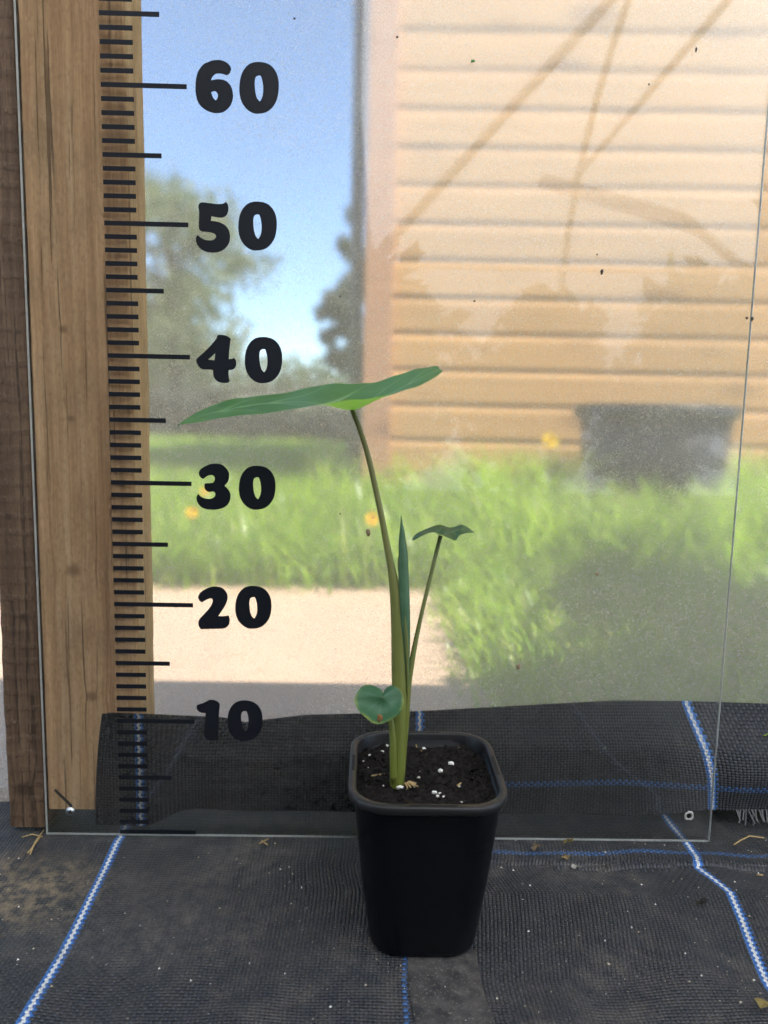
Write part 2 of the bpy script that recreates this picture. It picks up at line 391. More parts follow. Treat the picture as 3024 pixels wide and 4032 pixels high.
def petiole(name, lo, hi, z0, z1):
    g = NT(name); p = g.obj(); z = g.sep(g.pos())[2]
    t = g.math('DIVIDE', g.math('SUBTRACT', z, z0), z1 - z0, clamp=True)
    c = g.mix(t, lo, hi); n = g.noise(g.map(p, (900, 900, 18)), 1, 3)
    c = g.mix(g.ramp(g.noise(p, 70, 3), [(.5, 0), (.75, .25)]), c, (.12, .075, .03))
    c = g.mix(g.ramp(n, [(.35, 0), (.7, .6)]), c, tuple(x * .7 for x in lo))
    pr = g.pbr(c, .45, .4, g.bump(n, .5, .0006)); tl = g.sh('ShaderNodeBsdfTranslucent', Color=tuple(x * 1.2 for x in hi))
    return g.done(g.mixs(.15, pr, tl))
M['petiole'] = petiole('taro_petiole', (.125, .155, .022), (.175, .165, .060), .10, .30)
M['petiole_side'] = petiole('taro_side_petiole', (.14, .155, .022), (.15, .17, .075), .12, .28)
M['sheath'] = flat('taro_spear_leaf', (.044, .098, .046), .5, .35, var=.25, scale=140)

def island(name, cols, rough=.6, transl=None, tf=.3):
    g = NT(name); r = g.n('ShaderNodeNewGeometry').outputs['Random Per Island']
    c = g.ramp(r, [(i / max(1, len(cols) - 1), k) for i, k in enumerate(cols)])
    pr = g.pbr(c, rough, .4)
    if transl: pr = g.mixs(tf, pr, g.sh('ShaderNodeBsdfTranslucent', Color=transl))
    return g.done(pr)
M['grass'] = island('lawn_grass', [(.10, .20, .018), (.19, .31, .028), (.30, .41, .045), (.48, .47, .14)], .30, (.48, .72, .07), .5)
M['tree_leaf'] = island('tree_leaves', [(.12, .15, .07), (.19, .22, .10), (.25, .26, .13)], .5, (.3, .4, .12))
M['dark_leaf'] = island('hedge_leaves', [(.022, .036, .024), (.045, .062, .04)], .6, (.05, .09, .03))
M['grey_leaf'] = island('grey_green_leaves', [(.06, .08, .055), (.10, .12, .085)], .6, (.1, .14, .06))
M['bark'] = flat('bark', (.10, .075, .055), .85, .2, var=.4, scale=8)
M['petal'] = flat('dandelion_yellow', (.95, .66, .01), .6, .2)
M['stalk'] = flat('dandelion_stalk', (.14, .22, .05), .6, .2)
def ground_mat():
    g = NT('lawn_soil'); p = g.pos(); a = g.noise(p, 3, 5); b = g.noise(p, 60, 4)
    c = g.mix(g.ramp(a, [(.3, 0), (.7, 1)]), (.055, .10, .018), (.10, .16, .03)); c = g.mix(g.ramp(b, [(.5, 0), (.7, .5)]), c, (.05, .05, .02))
    return g.done(g.pbr(c, .9, .1, g.bump(b, .6, .01)))
M['lawn'] = ground_mat()
def slab_mat():
    g = NT('sandy_concrete_slab'); p = g.pos(); a = g.noise(p, 5, 5, .6); b = g.noise(p, 260, 5, .7); s = g.vor(p, 120)
    c = g.mix(a, (.47, .335, .245), (.60, .44, .325)); c = g.mix(g.ramp(b, [(.4, .45), (.6, 0)]), c, (.36, .25, .17))
    c = g.mix(g.ramp(s, [(.10, .8), (.30, 0)]), c, (.20, .14, .10))
    return g.done(g.pbr(c, .9, .15, g.bump(b, .5, .002)))
M['slab'] = slab_mat()
M['beige'] = flat('pale_render', (.52, .44, .33), .9, .1, scale=2)

# ------------------------------------------------------------------ the floor of woven ground cover
def interp(x, xs, ys): return float(np.interp(x, xs, ys))
FLOOR_Z = -.003
# course of the left stripe and the right stripe over the floor (x at given y)
LY = [-3.2, -.20, -.1, 0.0, .06]; LX = [.074, .0722, .0690, .0636, .0595]
RY = [-3.2, -.163, -.103, -.072, -.046, -.038, -.03, -.004, .03, .06]
RX = [.528, .5345, .5480, .5535, .5440, .5425, .5460, .5500, .548, .548]
def floor_h(x, y):
    h = .0018 * math.sin(x * 17 + 1.2) * math.sin(y * 23 + .4) + .0012 * math.sin(x * 41 + y * 33) + .0007 * math.sin(x * 97 - y * 61 + 2)
    # pleat: an overlapped edge running along the foot of the sheet, right of the pot
    e = -.0355 - .006 * max(0, min(1, (x - .36) / .3)) + .0025 * math.sin(x * 23)
    k = max(0, min(1, (x - .33) / .04))
    if y > e: h += k * .0045 * math.exp(-max(0, (y - e)) / .03)
    # soft ridges in front
    h += .004 * math.exp(-((x - .47 + .5 * (y + .1)) / .035) ** 2) * math.exp(-((y + .13) / .07) ** 2)
    h += .003 * math.exp(-((x - .385) / .02) ** 2) * math.exp(-((y + .2) / .09) ** 2)
    h += .003 * math.exp(-((x - .15 - .3 * (y + .1)) / .03) ** 2) * math.exp(-((y + .09) / .05) ** 2)
    dx = max(0, abs(x - .313) - .045); dy = max(0, abs(y + .103) - .045); f = min(1, math.hypot(dx, dy) / .05)
    if y > -.012: f *= max(0.0, min(1, (-.002 - y) / .01 + .0)) if y < .006 else .25
    return FLOOR_Z + h * f
fine_x = np.arange(-.35, 1.0001, .005); fine_y = np.concatenate([np.arange(-.45, -.06, .006), np.arange(-.06, .0565, .0025)])
xs = np.concatenate([np.arange(-4.5, -.35, .25), fine_x, np.arange(1.2, 5.6, .25)]); ys = np.concatenate([np.arange(-3.1, -.45, .25), fine_y])
V = []; UV = []
for y in ys:
    ox = interp(y, LY, LX); orr = interp(y, RY, RX) - .4815
    for x in xs:
        V.append((x, y, floor_h(x, y)))
        t = max(0, min(1, (x - .15) / .3)); UV.append((x - (ox * (1 - t) + orr * t), y + .0015 * math.sin(x * 21)))
nx = len(xs); F = [(j * nx + i, j * nx + i + 1, (j + 1) * nx + i + 1, (j + 1) * nx + i) for j in range(len(ys) - 1) for i in range(nx - 1)]
floor = pydata('floor', V, F, M['floor_fabric'], uv=UV)
tag(floor, 'black woven ground cover fabric with blue and white guide stripes', 'ground cover', kind='structure')
# smooth worn tape lying on the fabric in front of the pot
tv = []; tf = []
for j in range(12):
    yy = -.30 + j * (.30 - .135) / 11
    for i in range(7):
        xx = .3055 + i * .0078 + .004 * math.sin(j * .5); tv.append((xx, yy, floor_h(xx, yy) + .0007))
tf = [(j * 7 + i, j * 7 + i + 1, (j + 1) * 7 + i + 1, (j + 1) * 7 + i) for j in range(11) for i in range(6)]
g = NT('scuffed_grey_tape'); pz = g.pos(); n1 = g.noise(pz, 90, 6, .7); n2 = g.noise(pz, 600, 3, .7)
cc = g.mix(g.ramp(n1, [(.4, 0), (.75, 1)]), (.022, .021, .021), (.075, .068, .06)); cc = g.mix(g.ramp(n2, [(.58, 0), (.7, .6)]), cc, (.2, .18, .15))
M['tape'] = g.done(g.pbr(cc, .55, .4, g.bump(n1, .4, .001)))
tape = tag(pydata('tape_strip', tv, tf, M['tape']), 'scuffed smooth dark grey tape strip on the fabric in front of the pot', 'tape')

# ------------------------------------------------------------------ the flap of fabric turned up against the film
TOPX = [215, 238, 345, 480, 530, 567, 658, 820, 960, 1159, 1322, 1480, 1659, 2300]
TOPY = [1541, 1539, 1543, 1549, 1560, 1555, 1544, 1540, 1533, 1522, 1513, 1514, 1520, 1535]
def flap_y(x, t):
    """depth of the flap at height fraction t"""
    a = max(0, min(1, (x - .082) / .03)); a = a * a * (3 - 2 * a)
    kc = .60 + .05 * math.sin(x * 13 + .6); back = .031 + .006 * t + .016 * max(0, t - kc) / (1 - kc) - .003 * math.sin(t * math.pi) * (1 + .7 * math.sin(x * 19))
    k = max(0, min(1, (x - .50) / .10)); back -= k * (.015 * math.sin(min(1, t * 1.05) * math.pi) ** 1.5 + .008 * (1 - t))
    back += -.0035 * math.exp(-((t - .66) / .08) ** 2) * max(0, 1 - abs(x - .25) / .3)
    return .0049 * (1 - a) + back * a
V = []; UV = []; xs2 = np.concatenate([np.arange(.0405, .14, .004), np.arange(.14, 1.25, .007)]); NT_ = 34
for x in xs2:
    P = None
    # the top of the flap in the photograph, carried to the depth of the flap there
    yt = flap_y(x, 1.0); u = interp(x, [.03, .7], [at(0, 0, y=.05).x, 0]) if False else None
    # find u for this x at depth yt
    lo, hi = -300, 2600
    for _ in range(24):
        m = (lo + hi) / 2
        if at(m, 1540, y=yt).x < x: lo = m
        else: hi = m
    zt = at(lo, interp(lo, TOPX, TOPY), y=yt).z
    zb = .004 + .010 * max(0, min(1, (x - .53) / .05)) + .0005 * math.sin(x * 60)
    for k in range(NT_ + 1):
        t = k / NT_; xx = x
        if x < .05: xx = x + .008 * t * t
        kink = .020 * math.exp(-((x - .555) / .05) ** 2) * (t - .1)      # the right stripe leans
        V.append((xx, flap_y(x, t), zb + (zt - zb) * t)); UV.append((x - .0790 + kink * 1.0, zb + (zt - zb) * t - .004 * math.sin((x - .4) * 7)))
m_ = NT_ + 1; F = [(i * m_ + k, (i + 1) * m_ + k, (i + 1) * m_ + k + 1, i * m_ + k + 1) for i in range(len(xs2) - 1) for k in range(NT_)]
flap_root = empty('fabric_flap', (.3, .04, 0))
tag(flap_root, 'black woven fabric flap turned up against the polythene behind the clear sheet', 'fabric flap')
flap = pydata('woven_cloth', V, F, M['flap_fabric'], uv=UV); under(flap, flap_root)
fv, ff = [], []
for i in range(130):                                              # frayed strands along its lower right edge
    x = .603 + i * .0022 + random.uniform(-.001, .001); y0 = flap_y(x, 0) - .001; L = random.uniform(.005, .011); w = .0006
    dx = random.uniform(-.004, .004); b = len(fv)
    fv += [(x - w, y0, .0155), (x + w, y0, .0155), (x + w + dx, y0 - .006, .0145 - L), (x - w + dx, y0 - .006, .0145 - L)]; ff.append((b, b + 1, b + 2, b + 3))
fr = pydata('fringe', fv, ff, M['plastic_black'], smooth=False); under(fr, flap_root); fr['kind'] = 'stuff'

# ------------------------------------------------------------------ polytunnel: films, hoops, bars
tunnel = empty('polytunnel', (.3, .056, 0))
tag(tunnel, 'polytunnel of hazy clear polythene on steel hoops, its side wall filling the background', 'polytunnel')
FY = .0585; ZW = .81; YC = -1.5; AX = FY - YC; BZ = 1.2
side = from_bm('side_film', box_bm(-4.4, 5.4, FY, FY + .0003, -.05, ZW), M['side_film']); under(side, tunnel)
prof = [(YC + AX * math.cos(a), ZW + BZ * math.sin(a)) for a in np.linspace(0, math.pi, 40)] + [(YC - AX, .0), (YC - AX, -.03)]
V = [(x, y, z) for x in (-4.4, 5.4) for (y, z) in prof]; k = len(prof)
roof = pydata('roof_film', V, [(i, i + 1, k + i + 1, k + i) for i in range(k - 1)], M['roof_film']); under(roof, tunnel)
hp = [(FY - .02, 0), (FY - .02, ZW)] + [(YC + (AX - .02) * math.cos(a), ZW + (BZ - .02) * math.sin(a)) for a in np.linspace(.05, math.pi - .05, 28)] + [(YC - AX + .02, ZW), (YC - AX + .02, 0)]
hoop = None
for hx in (-2.65, -.95, 1.15, 2.85, 4.5):
    if hoop is None:
        hoop = tube('hoop', [(0, y, z) for (y, z) in hp], .0165, M['tube'], n=8); o = hoop
    else:
        o = hoop.copy(); COL.objects.link(o)
    o.location = (hx, 0, 0); under(o, tunnel)
def bar(name, a, b, r): under(tube(name, [a, b], r, M['tube'], n=8), tunnel)
for hx in (-.95, 1.15, 2.85): bar('crop_bar', (hx, -2.9, 1.42), (hx, -.06, 1.42), .013)
bar('ridge_bar', (-4.3, YC, ZW + BZ - .05), (5.3, YC, ZW + BZ - .05), .014)
bar('side_rail', (-4.3, -2.98, 1.05), (5.3, -2.98, 1.05), .013)
bar('brace', (1.15, -2.95, 1.9 - .2), (2.7, -2.95, .5), .026)
bar('brace', (-.95, -2.6, 1.75), (.9, -2.98, .6), .022)
bar('brace', (1.15, -2.2, 1.9), (.2, -2.95, 1.0), .022)

# ------------------------------------------------------------------ timber posts
def post(name, x0, x1, y0, y1, z0, z1, mat, rough, bev):
    bm = box_bm(x0, x1, y0, y1, z0, z1)
    bmesh.ops.subdivide_edges(bm, edges=[e for e in bm.edges if abs(e.verts[0].co.z - e.verts[1].co.z) > .1], cuts=150)
    ed = [e for e in bm.edges if abs(e.verts[0].co.x - e.verts[1].co.x) < 1e-5 and abs(e.verts[0].co.y - e.verts[1].co.y) < 1e-5]
    bmesh.ops.bevel(bm, geom=ed, offset=bev, segments=3, affect='EDGES', profile=.6)
    for v in bm.verts:
        s = math.sin(v.co.z * 37 + v.co.x * 80) * .5 + math.sin(v.co.z * 173 + v.co.y * 210) * .3 + random.uniform(-.5, .5)
        v.co.x += s * rough * (1 if v.co.x > (x0 + x1) / 2 else -1); v.co.y += .5 * s * rough
    return from_bm(name, bm, mat, smooth=False)
pl = empty('planed_post', (.04, .03, 0)); tag(pl, 'pale brown planed timber post behind the clear ruler sheet', 'post')
tp = post('timber', -.0004, .0795, .0066, .052, .017, 1.5, M['post_light'], .0004, .003); under(tp, pl)
M['post_lit_side'] = wood_material('lit_side_pine', (.42, .27, .13), (.62, .43, .23), (.74, .55, .33), [], seed=7.7)  # right face painted paler, for the daylight falling on it
tp.data.materials.append(M['post_lit_side'])
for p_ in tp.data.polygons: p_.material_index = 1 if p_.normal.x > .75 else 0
pd = empty('rough_sawn_post', (-.02, .03, 0)); tag(pd, 'dark brown rough sawn timber post at the left edge of the photo', 'post')
under(post('timber', -.0332, -.0012, .0035, .052, .002, 1.5, M['post_dark'], .0007, .004), pd)

# ------------------------------------------------------------------ the clear sheet with its printed scale
sheet = empty('acrylic_ruler_sheet', (.285, .0015, 0))
tag(sheet, 'clear acrylic sheet with a black printed centimetre scale and numerals', 'ruler sheet')
HOLE = at(1488, 1762, y=0); SCREW = at(154, 1750, y=0)
bm = box_bm(0, .5701, 0, .003, -.0026, .93, .0003)
me = bpy.data.meshes.new('panel'); bm.to_mesh(me); bm.free()
me.materials.append(M['acrylic']); me.materials.append(M['acrylic_edge'])
for p_ in me.polygons: p_.material_index = 0 if abs(p_.normal.y) > .9 else 1
under(link('panel', me), sheet)
TX = .06275
def tick_mesh(L): 
    b = box_bm(0, L, -.00012, 0, -.0018, .0018); m = bpy.data.meshes.new('tick_mark'); b.to_mesh(m); b.free(); m.materials.append(M['vinyl']); return m
TM = {10: tick_mesh(.0644), 5: tick_mesh(.0447), 1: tick_mesh(.0247)}
for i in range(0, 70):
    o = link('tick_mark', TM[10 if i % 10 == 0 else 5 if i % 5 == 0 else 1]); o.location = (TX, -.00005, i / 100 + (.0010 if i == 0 else 0)); under(o, sheet)

# numerals: outlines in the grid of an enlarged view; 'c' marks a corner
G6 = [[(667,335,'c'),(715,305),(740,240),(735,195),(700,145),(640,100),(560,74),(470,73),(390,90),(340,112),(280,138),(215,205),(170,285),(145,370),(132,470),(130,570),(137,660),(160,760),(205,845),(280,915),(370,962),(460,985),(530,985),(600,970),(665,930),(725,865),(760,790),(775,710),(772,630),(755,560),(725,500),(680,450),(620,418),(550,403),(480,405),(400,422,'c'),(410,385),(440,340),(480,312),(520,304),(590,310),(630,322)],
      [(400,628,'c'),(450,608),(490,622),(515,670),(512,715),(482,768,'c'),(450,742),(420,690)]]
G0 = [[(1200,103),(1290,115),(1370,145),(1440,205),(1490,285),(1520,380),(1528,480),(1522,600),(1495,720),(1440,820),(1370,890),(1290,930),(1200,945),(1110,940),(1020,895),(945,820),(895,725),(870,620),(867,500),(880,390),(910,290),(960,205),(1030,140),(1110,110)],
      [(1225,327,'c'),(1250,400),(1265,500),(1265,600),(1245,690),(1210,747,'c'),(1165,695),(1137,600),(1125,490),(1127,400),(1145,345),(1180,327)]]
G5 = [[(650,108,'c'),(685,150),(697,210),(690,280),(660,340),(610,375),(540,380),(470,370),(405,357,'c'),(393,435,'c'),(480,445),(570,470),(650,520),(700,590),(722,670),(722,760),(695,840),(640,910),(560,960),(470,980),(370,978),(270,950),(190,890),(145,810),(137,740),(150,695),(172,682,'c'),(230,730),(300,762),(375,772),(440,760),(478,725),(482,690),(450,655),(390,635),(310,625),(240,618),(205,595),(188,550),(190,400),(192,280),(182,190),(195,145),(230,118),(330,125),(480,145),(570,145),(620,132)]]
G4 = [[(475,155),(480,130),(520,117),(590,123),(650,143),(700,180,'c'),(685,280),(675,400),(668,515,'c'),(720,510),(755,492,'c'),(780,530),(790,580),(780,640),(745,680),(700,692),(665,695,'c'),(665,770),(672,830),(685,868,'c'),(655,898),(600,905),(520,895),(460,860),(420,800),(410,695,'c'),(350,685),(240,682),(190,650),(155,600),(137,545),(150,505),(250,415),(350,315),(430,225),(460,185)],
      [(448,418,'c'),(433,535,'c'),(332,522,'c')]]
G3 = [[(265,375,'c'),(220,350),(192,305),(190,260),(220,205),(290,160),(390,118),(480,110),(560,120),(630,160),(685,225),(710,300),(700,390),(675,440),(628,490,'c'),(680,540),(720,600),(732,670),(720,750),(680,820),(610,870),(510,898),(400,902),(300,890),(220,850),(165,780),(147,710),(155,665),(180,632,'c'),(220,675),(280,705),(350,716),(410,710),(460,675),(473,635),(455,600),(440,590,'c'),(400,595),(350,595),(310,570),(290,540),(283,490),(292,455),(330,447),(420,445,'c'),(450,415),(463,370),(450,330),(410,308),(360,315),(310,340)]]
G2 = [[(247,400,'c'),(200,372),(178,320),(190,265),(240,210),(330,160),(410,133),(500,128),(580,148),(640,195),(675,260),(683,320),(665,400),(620,490),(560,580),(522,635,'c'),(600,638),(698,625,'c'),(715,670),(718,730),(700,790),(660,830),(600,850),(400,857),(222,862,'c'),(190,815),(180,760),(195,695),(260,620),(340,535),(400,450),(425,385),(420,345),(390,332),(340,345),(290,370)]]
G1 = [[(160,200),(150,240),(165,290),(210,325),(260,335),(305,335,'c'),(298,420),(285,540),(278,640),(280,720),(305,775),(370,803),(450,808),(505,800),(532,775,'c'),(523,720),(522,600),(528,450),(535,330),(547,220),(535,160),(480,125),(430,110),(370,108,'c'),(330,130),(260,165)]]
def smooth_loop(L):
    n = len(L); out = []
    for i in range(n):
        p1 = Vector(L[i][:2]); p2 = Vector(L[(i + 1) % n][:2])
        p0 = Vector(L[i - 1][:2]) if len(L[i]) < 3 else p1
        p3 = Vector(L[(i + 2) % n][:2]) if len(L[(i + 1) % n]) < 3 else p2
        for s_ in range(4):
            t = s_ / 4
            out.append(.5 * ((2 * p1) + (p2 - p0) * t + (2 * p0 - 5 * p1 + 4 * p2 - p3) * t * t + (3 * p1 - p0 - 3 * p2 + p3) * t ** 3))
    return out
def numeral(loops, name='numeral'):
    cu = bpy.data.curves.new('outline', 'CURVE'); cu.dimensions = '2D'; cu.fill_mode = 'BOTH'; cu.extrude = .00006
    for L in loops:
        sp = cu.splines.new('POLY'); sp.points.add(len(L) - 1); sp.use_cyclic_u = True
        for i, (x, z) in enumerate(L): sp.points[i].co = (x, z, 0, 1)
    tmp = bpy.data.objects.new('outline', cu); COL.objects.link(tmp)
    dg = bpy.context.evaluated_depsgraph_get(); me = bpy.data.meshes.new_from_object(tmp.evaluated_get(dg)); me.name = name
    bpy.data.objects.remove(tmp); bpy.data.curves.remove(cu)
    me.transform(Matrix.Rotation(R(90), 4, 'X')); me.materials.clear(); me.materials.append(M['vinyl'])
    o = link(name, me); o.location = (0, -.00012, 0); under(o, sheet); return o
def zoom_xy(px, py, ox, oy, k):            # enlarged view -> point on the sheet
    w = at((ox + px * k) / S, (oy + py * k) / S, y=0); return (w.x, w.z)
K1, K2 = 380 / 1659, 400 / 1659
for loops, oy, k in ((G6, 220, K1), (G5, 770, K1), (G4, 1290, K2), (G3, 1800, K1), (G2, 2280, K1), (G1, 2730, K1)):
    numeral([[zoom_xy(p[0], p[1], 740, oy, k) for p in smooth_loop(L)] for L in loops])
for (x0, y0, x1, y1), oy, k in (((885,105,1562,995),220,K1), ((867,103,1528,945),770,K1), ((930,152,1540,908),1290,K2), ((877,147,1506,902),1800,K1), ((815,117,1437,852),2280,K1), ((680,120,1282,818),2730,K1)):
    numeral([[zoom_xy(x0 + (p[0] - 867) / 661 * (x1 - x0), y0 + (p[1] - 103) / 842 * (y1 - y0), 740, oy, k) for p in smooth_loop(L)] for L in G0])
# empty screw hole with a chipped rim
bm = bmesh.new()
for k in range(18):
    a = 2 * math.pi * k / 18; ro = .0044 * random.uniform(.8, 1.15); ri = .0022
    bm.verts.new((math.cos(a) * ri, 0, math.sin(a) * ri)); bm.verts.new((math.cos(a) * ro, 0, math.sin(a) * ro)); bm.verts.new((math.cos(a) * (ri + ro) / 2, -.0007, math.sin(a) * (ri + ro) / 2))
bm.verts.ensure_lookup_table()
for k in range(18):
    a, b = 3 * k, 3 * ((k + 1) % 18); V_ = bm.verts
    bm.faces.new((V_[a], V_[a + 2], V_[b + 2], V_[b])); bm.faces.new((V_[a + 2], V_[a + 1], V_[b + 1], V_[b + 2]))
hr = from_bm('chipped_hole_rim', bm, flat('chipped_acrylic', (.30, .29, .26), .6, .3, var=.4, scale=900)); hr.location = (HOLE.x, -.0002, HOLE.z); under(hr, sheet)
bm = bmesh.new(); bmesh.ops.create_circle(bm, cap_ends=True, radius=.0023, segments=16, matrix=Matrix.Rotation(R(90), 4, 'X'))
hh = from_bm('screw_hole', bm, M['slot']); hh.location = (HOLE.x, -.0003, HOLE.z); under(hh, sheet)
# flecks stuck to the sheet
def blob(name, r, mat, parent, loc, sq=(1, .3, 1), seed=0, sub=2, smooth=True):
    bm = bmesh.new(); bmesh.ops.create_icosphere(bm, subdivisions=sub, radius=r); rr = random.Random(seed)
    for v in bm.verts: v.co = Vector((v.co.x * sq[0], v.co.y * sq[1], v.co.z * sq[2])) * rr.uniform(.6, 1.25)
    o = from_bm(name, bm, mat, smooth=smooth); o.location = loc
    if parent: under(o, parent)
    return o
for i, (u, v, r, mt, sq) in enumerate([(1300,587,.0017,'fleck',(.7,.3,1.2)), (1021,132,.0017,'green_fleck',(1,.2,.7)), (795,1150,.0026,'mud',(.8,.25,1.1)), (1504,107,.0015,'fleck',(.5,.3,1.4)),
                                  (1613,687,.0011,'fleck',(1,.3,1)), (1625,689,.0013,'fleck',(.8,.3,1.3)), (858,80,.0009,'fleck',(1,.3,1)), (1025,650,.0009,'fleck',(1,.3,1)), (636,40,.0009,'fleck',(1,.3,1)),
                                  (1402,182,.0008,'fleck',(1,.3,1)), (1290,550,.0008,'fleck',(1,.3,1)), (1120,1440,.0022,'mud',(.9,.1,1.1)), (1290,1240,.0016,'mud',(1,.1,1)), (735,640,.0007,'fleck',(1,.3,1)), (735,1110,.0007,'fleck',(1,.3,1))]):
    p_ = at(u, v, y=-.0004); blob('fleck', r, M[mt], sheet, p_, sq, i)
# the screw
scr = empty('screw', (SCREW.x, 0, SCREW.z)); tag(scr, 'zinc cross head screw with a bent dark shank at the sheet corner', 'screw')
bm = bmesh.new(); bmesh.ops.create_cone(bm, cap_ends=True, segments=20, radius1=.0030, radius2=.0041, depth=.0022, matrix=Matrix.Rotation(R(90), 4, 'X'))
bmesh.ops.bevel(bm, geom=[e for e in bm.edges], offset=.0004, segments=2, affect='EDGES')
hd = from_bm('head', bm, M['steel'], smooth=True); hd.location = (SCREW.x, -.0014, SCREW.z); under(hd, scr)
for a in (.5, .5 + math.pi / 2):
    b = box_bm(-.0021, .0021, -.0001, .0001, -.0004, .0004); o = from_bm('cross_slot', b, M['nail']); o.rotation_euler = (0, a, 0); o.location = (SCREW.x, -.0029, SCREW.z); under(o, scr)
NT1 = at(118, 1706, y=.0062)
under(tube('shank', [(SCREW.x, .0005, SCREW.z), (SCREW.x - .002, .0042, SCREW.z + .002), tuple(NT1)], .0011, M['nail'], n=8), scr)

# ------------------------------------------------------------------ the pot
def rrect(hx, hy, r, n=7):
    P = []
    for (cx, cy, a0) in ((hx - r, hy - r, 0), (-hx + r, hy - r, 90), (-hx + r, -hy + r, 180), (hx - r, -hy + r, 270)):
        for k in range(n): a = R(a0 + 90 * k / (n - 1)); P.append((cx + r * math.cos(a), cy + r * math.sin(a)))
    return P
PC = Vector((.3128, -.1030, FLOOR_Z + .0008)); PH = .1165
def loft(name, rings, mat, parent, close_bottom=False):
    v = []; f = []; n = None
    for (z, hx, hy, r) in rings:
        P = rrect(hx, hy, r); n = len(P); v += [(x + PC.x, y + PC.y, z + PC.z) for x, y in P]
    for i in range(len(rings) - 1):
        for k in range(n): a = i * n + k; b = i * n + (k + 1) % n; f.append((a, b, b + n, a + n))
    if close_bottom: f.append(tuple(range(n - 1, -1, -1)))
    o = pydata(name, v, f, mat); under(o, parent); return o
pot = empty('plant_pot', PC); tag(pot, 'square black plastic plant pot filled with dark compost', 'plant pot')
loft('body', [(0, .0335, .0382, .018), (.0012, .0355, .0404, .0195), (.004, .0366, .0414, .020), (.05, .0430, .0458, .021), (.1100, .0490, .0540, .023), (.1114, .0492, .0542, .023), (.1116, .0475, .0525, .022), (.08, .0452, .0500, .020)], M['pot'], pot, True)
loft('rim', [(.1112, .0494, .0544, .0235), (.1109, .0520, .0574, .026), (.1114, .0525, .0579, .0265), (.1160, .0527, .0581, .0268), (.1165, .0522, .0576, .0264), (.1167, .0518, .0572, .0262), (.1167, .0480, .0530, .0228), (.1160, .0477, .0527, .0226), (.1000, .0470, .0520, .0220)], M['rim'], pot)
for (cx, cy, sx, sy) in ((.002, -.0552, .0150, .0012), (0, .0552, .0150, .0012), (-.0500, .003, .0011, .0120), (.0500, .001, .0011, .0140)):
    under(from_bm('rim_slot', box_bm(PC.x + cx - sx, PC.x + cx + sx, PC.y + cy - sy, PC.y + cy + sy, PC.z + .1150, PC.z + .11675), M['slot']), pot)
from mathutils import noise as mnoise
def soil_h(x, y):
    p = Vector((x, y, 0)); h = .0035 * mnoise.noise(p * 45) + .0022 * mnoise.noise(p * 130) + .0017 * mnoise.noise(p * 330 + Vector((3, 1, 2)))
    h += .0016 * max(0, .35 - mnoise.cell(p * 260)) * 0
    c = abs(mnoise.noise(p * 210)); return h + .0022 * (1 - c) * .5
SZ = PC.z + .1055
V = []; F = []; N = 96; keep = {}
for j in range(N + 1):
    for i in range(N + 1):
        a, b = i / N * 2 - 1, j / N * 2 - 1
        # square to rounded square
        x, y = a * .0476, b * .0526; r = .0200
        ex, ey = max(0, abs(x) - (.0476 - r)), max(0, abs(y) - (.0526 - r))
        if ex > 0 and ey > 0:
            m = max(abs(ex), abs(ey)); l = math.hypot(ex, ey); kx = m / l if l else 1
            x = math.copysign((.0476 - r) + ex * kx, x); y = math.copysign((.0526 - r) + ey * kx, y)
        V.append((x + PC.x, y + PC.y, SZ + soil_h(x, y)))
F = [(j * (N + 1) + i, j * (N + 1) + i + 1, (j + 1) * (N + 1) + i + 1, (j + 1) * (N + 1) + i) for j in range(N) for i in range(N)]
soil_ob = pydata('soil', V, F, M['soil']); under(soil_ob, pot)
# crumbs of compost
cv, cf = [], []
for i in range(1500):
    a, b = random.uniform(-1, 1), random.uniform(-1, 1)
    if abs(a) > .6 and abs(b) > .6 and math.hypot(abs(a) - .6, abs(b) - .6) > .36: continue
    x, y = a * .0465, b * .0515; r = random.choice([.0006, .0008, .001, .0014, .0019]); z = SZ + soil_h(x, y) + r * .3
    o = len(cv); q = [Vector((random.uniform(.5, 1.4), 0, 0)), Vector((-random.uniform(.5, 1.2), 0, 0)), Vector((0, random.uniform(.5, 1.2), 0)), Vector((0, -random.uniform(.5, 1.2), 0)), Vector((0, 0, random.uniform(.5, 1.2))), Vector((0, 0, -1))]
    rot = Euler((random.random() * 6, random.random() * 6, random.random() * 6)).to_matrix()
    for w in q: w2 = rot @ w * r; cv.append((PC.x + x + w2.x, PC.y + y + w2.y, z + w2.z))
    for t in ((0, 2, 4), (2, 1, 4), (1, 3, 4), (3, 0, 4), (2, 0, 5), (1, 2, 5), (3, 1, 5), (0, 3, 5)): cf.append(tuple(o + k for k in t))
cr = pydata('compost_crumbs', cv, cf, M['soil'], smooth=False); cr.parent = soil_ob; cr['kind'] = 'stuff'
def on_soil(zx, zy):        # zoomed view of the pot -> point on the soil
    return at((1200 + zx * .60277) / S, (2600 + zy * .60277) / S, z=SZ + .001)
for i, (zx, zy, w) in enumerate([(780,582,15),(507,602,12),(541,577,11),(468,607,6),(422,632,9),(955,688,18),(884,738,17),(620,848,24),(657,848,7),(758,738,9),(850,885,17),(868,890,12),(880,872,9),(905,902,8),(1023,940,8),(437,955,10),(388,742,5),(383,668,6),(1165,822,6),(1010,820,9),(715,828,9),(745,762,11),(970,968,6),(775,553,6),(695,880,5),(415,715,4),(1205,832,5),(338,672,4),(515,825,7)]):
    p_ = on_soil(zx, zy); p_.z = SZ + soil_h(p_.x - PC.x, p_.y - PC.y); r = w * .60277 / 2950 * .52 * 1.05; p_.z += r * .35
    o = blob('perlite_granule', r, M['white'], None, p_ + Vector((0, 0, r * .45)), (1.15, .8, .8), 50 + i, 1, False); o.parent = soil_ob
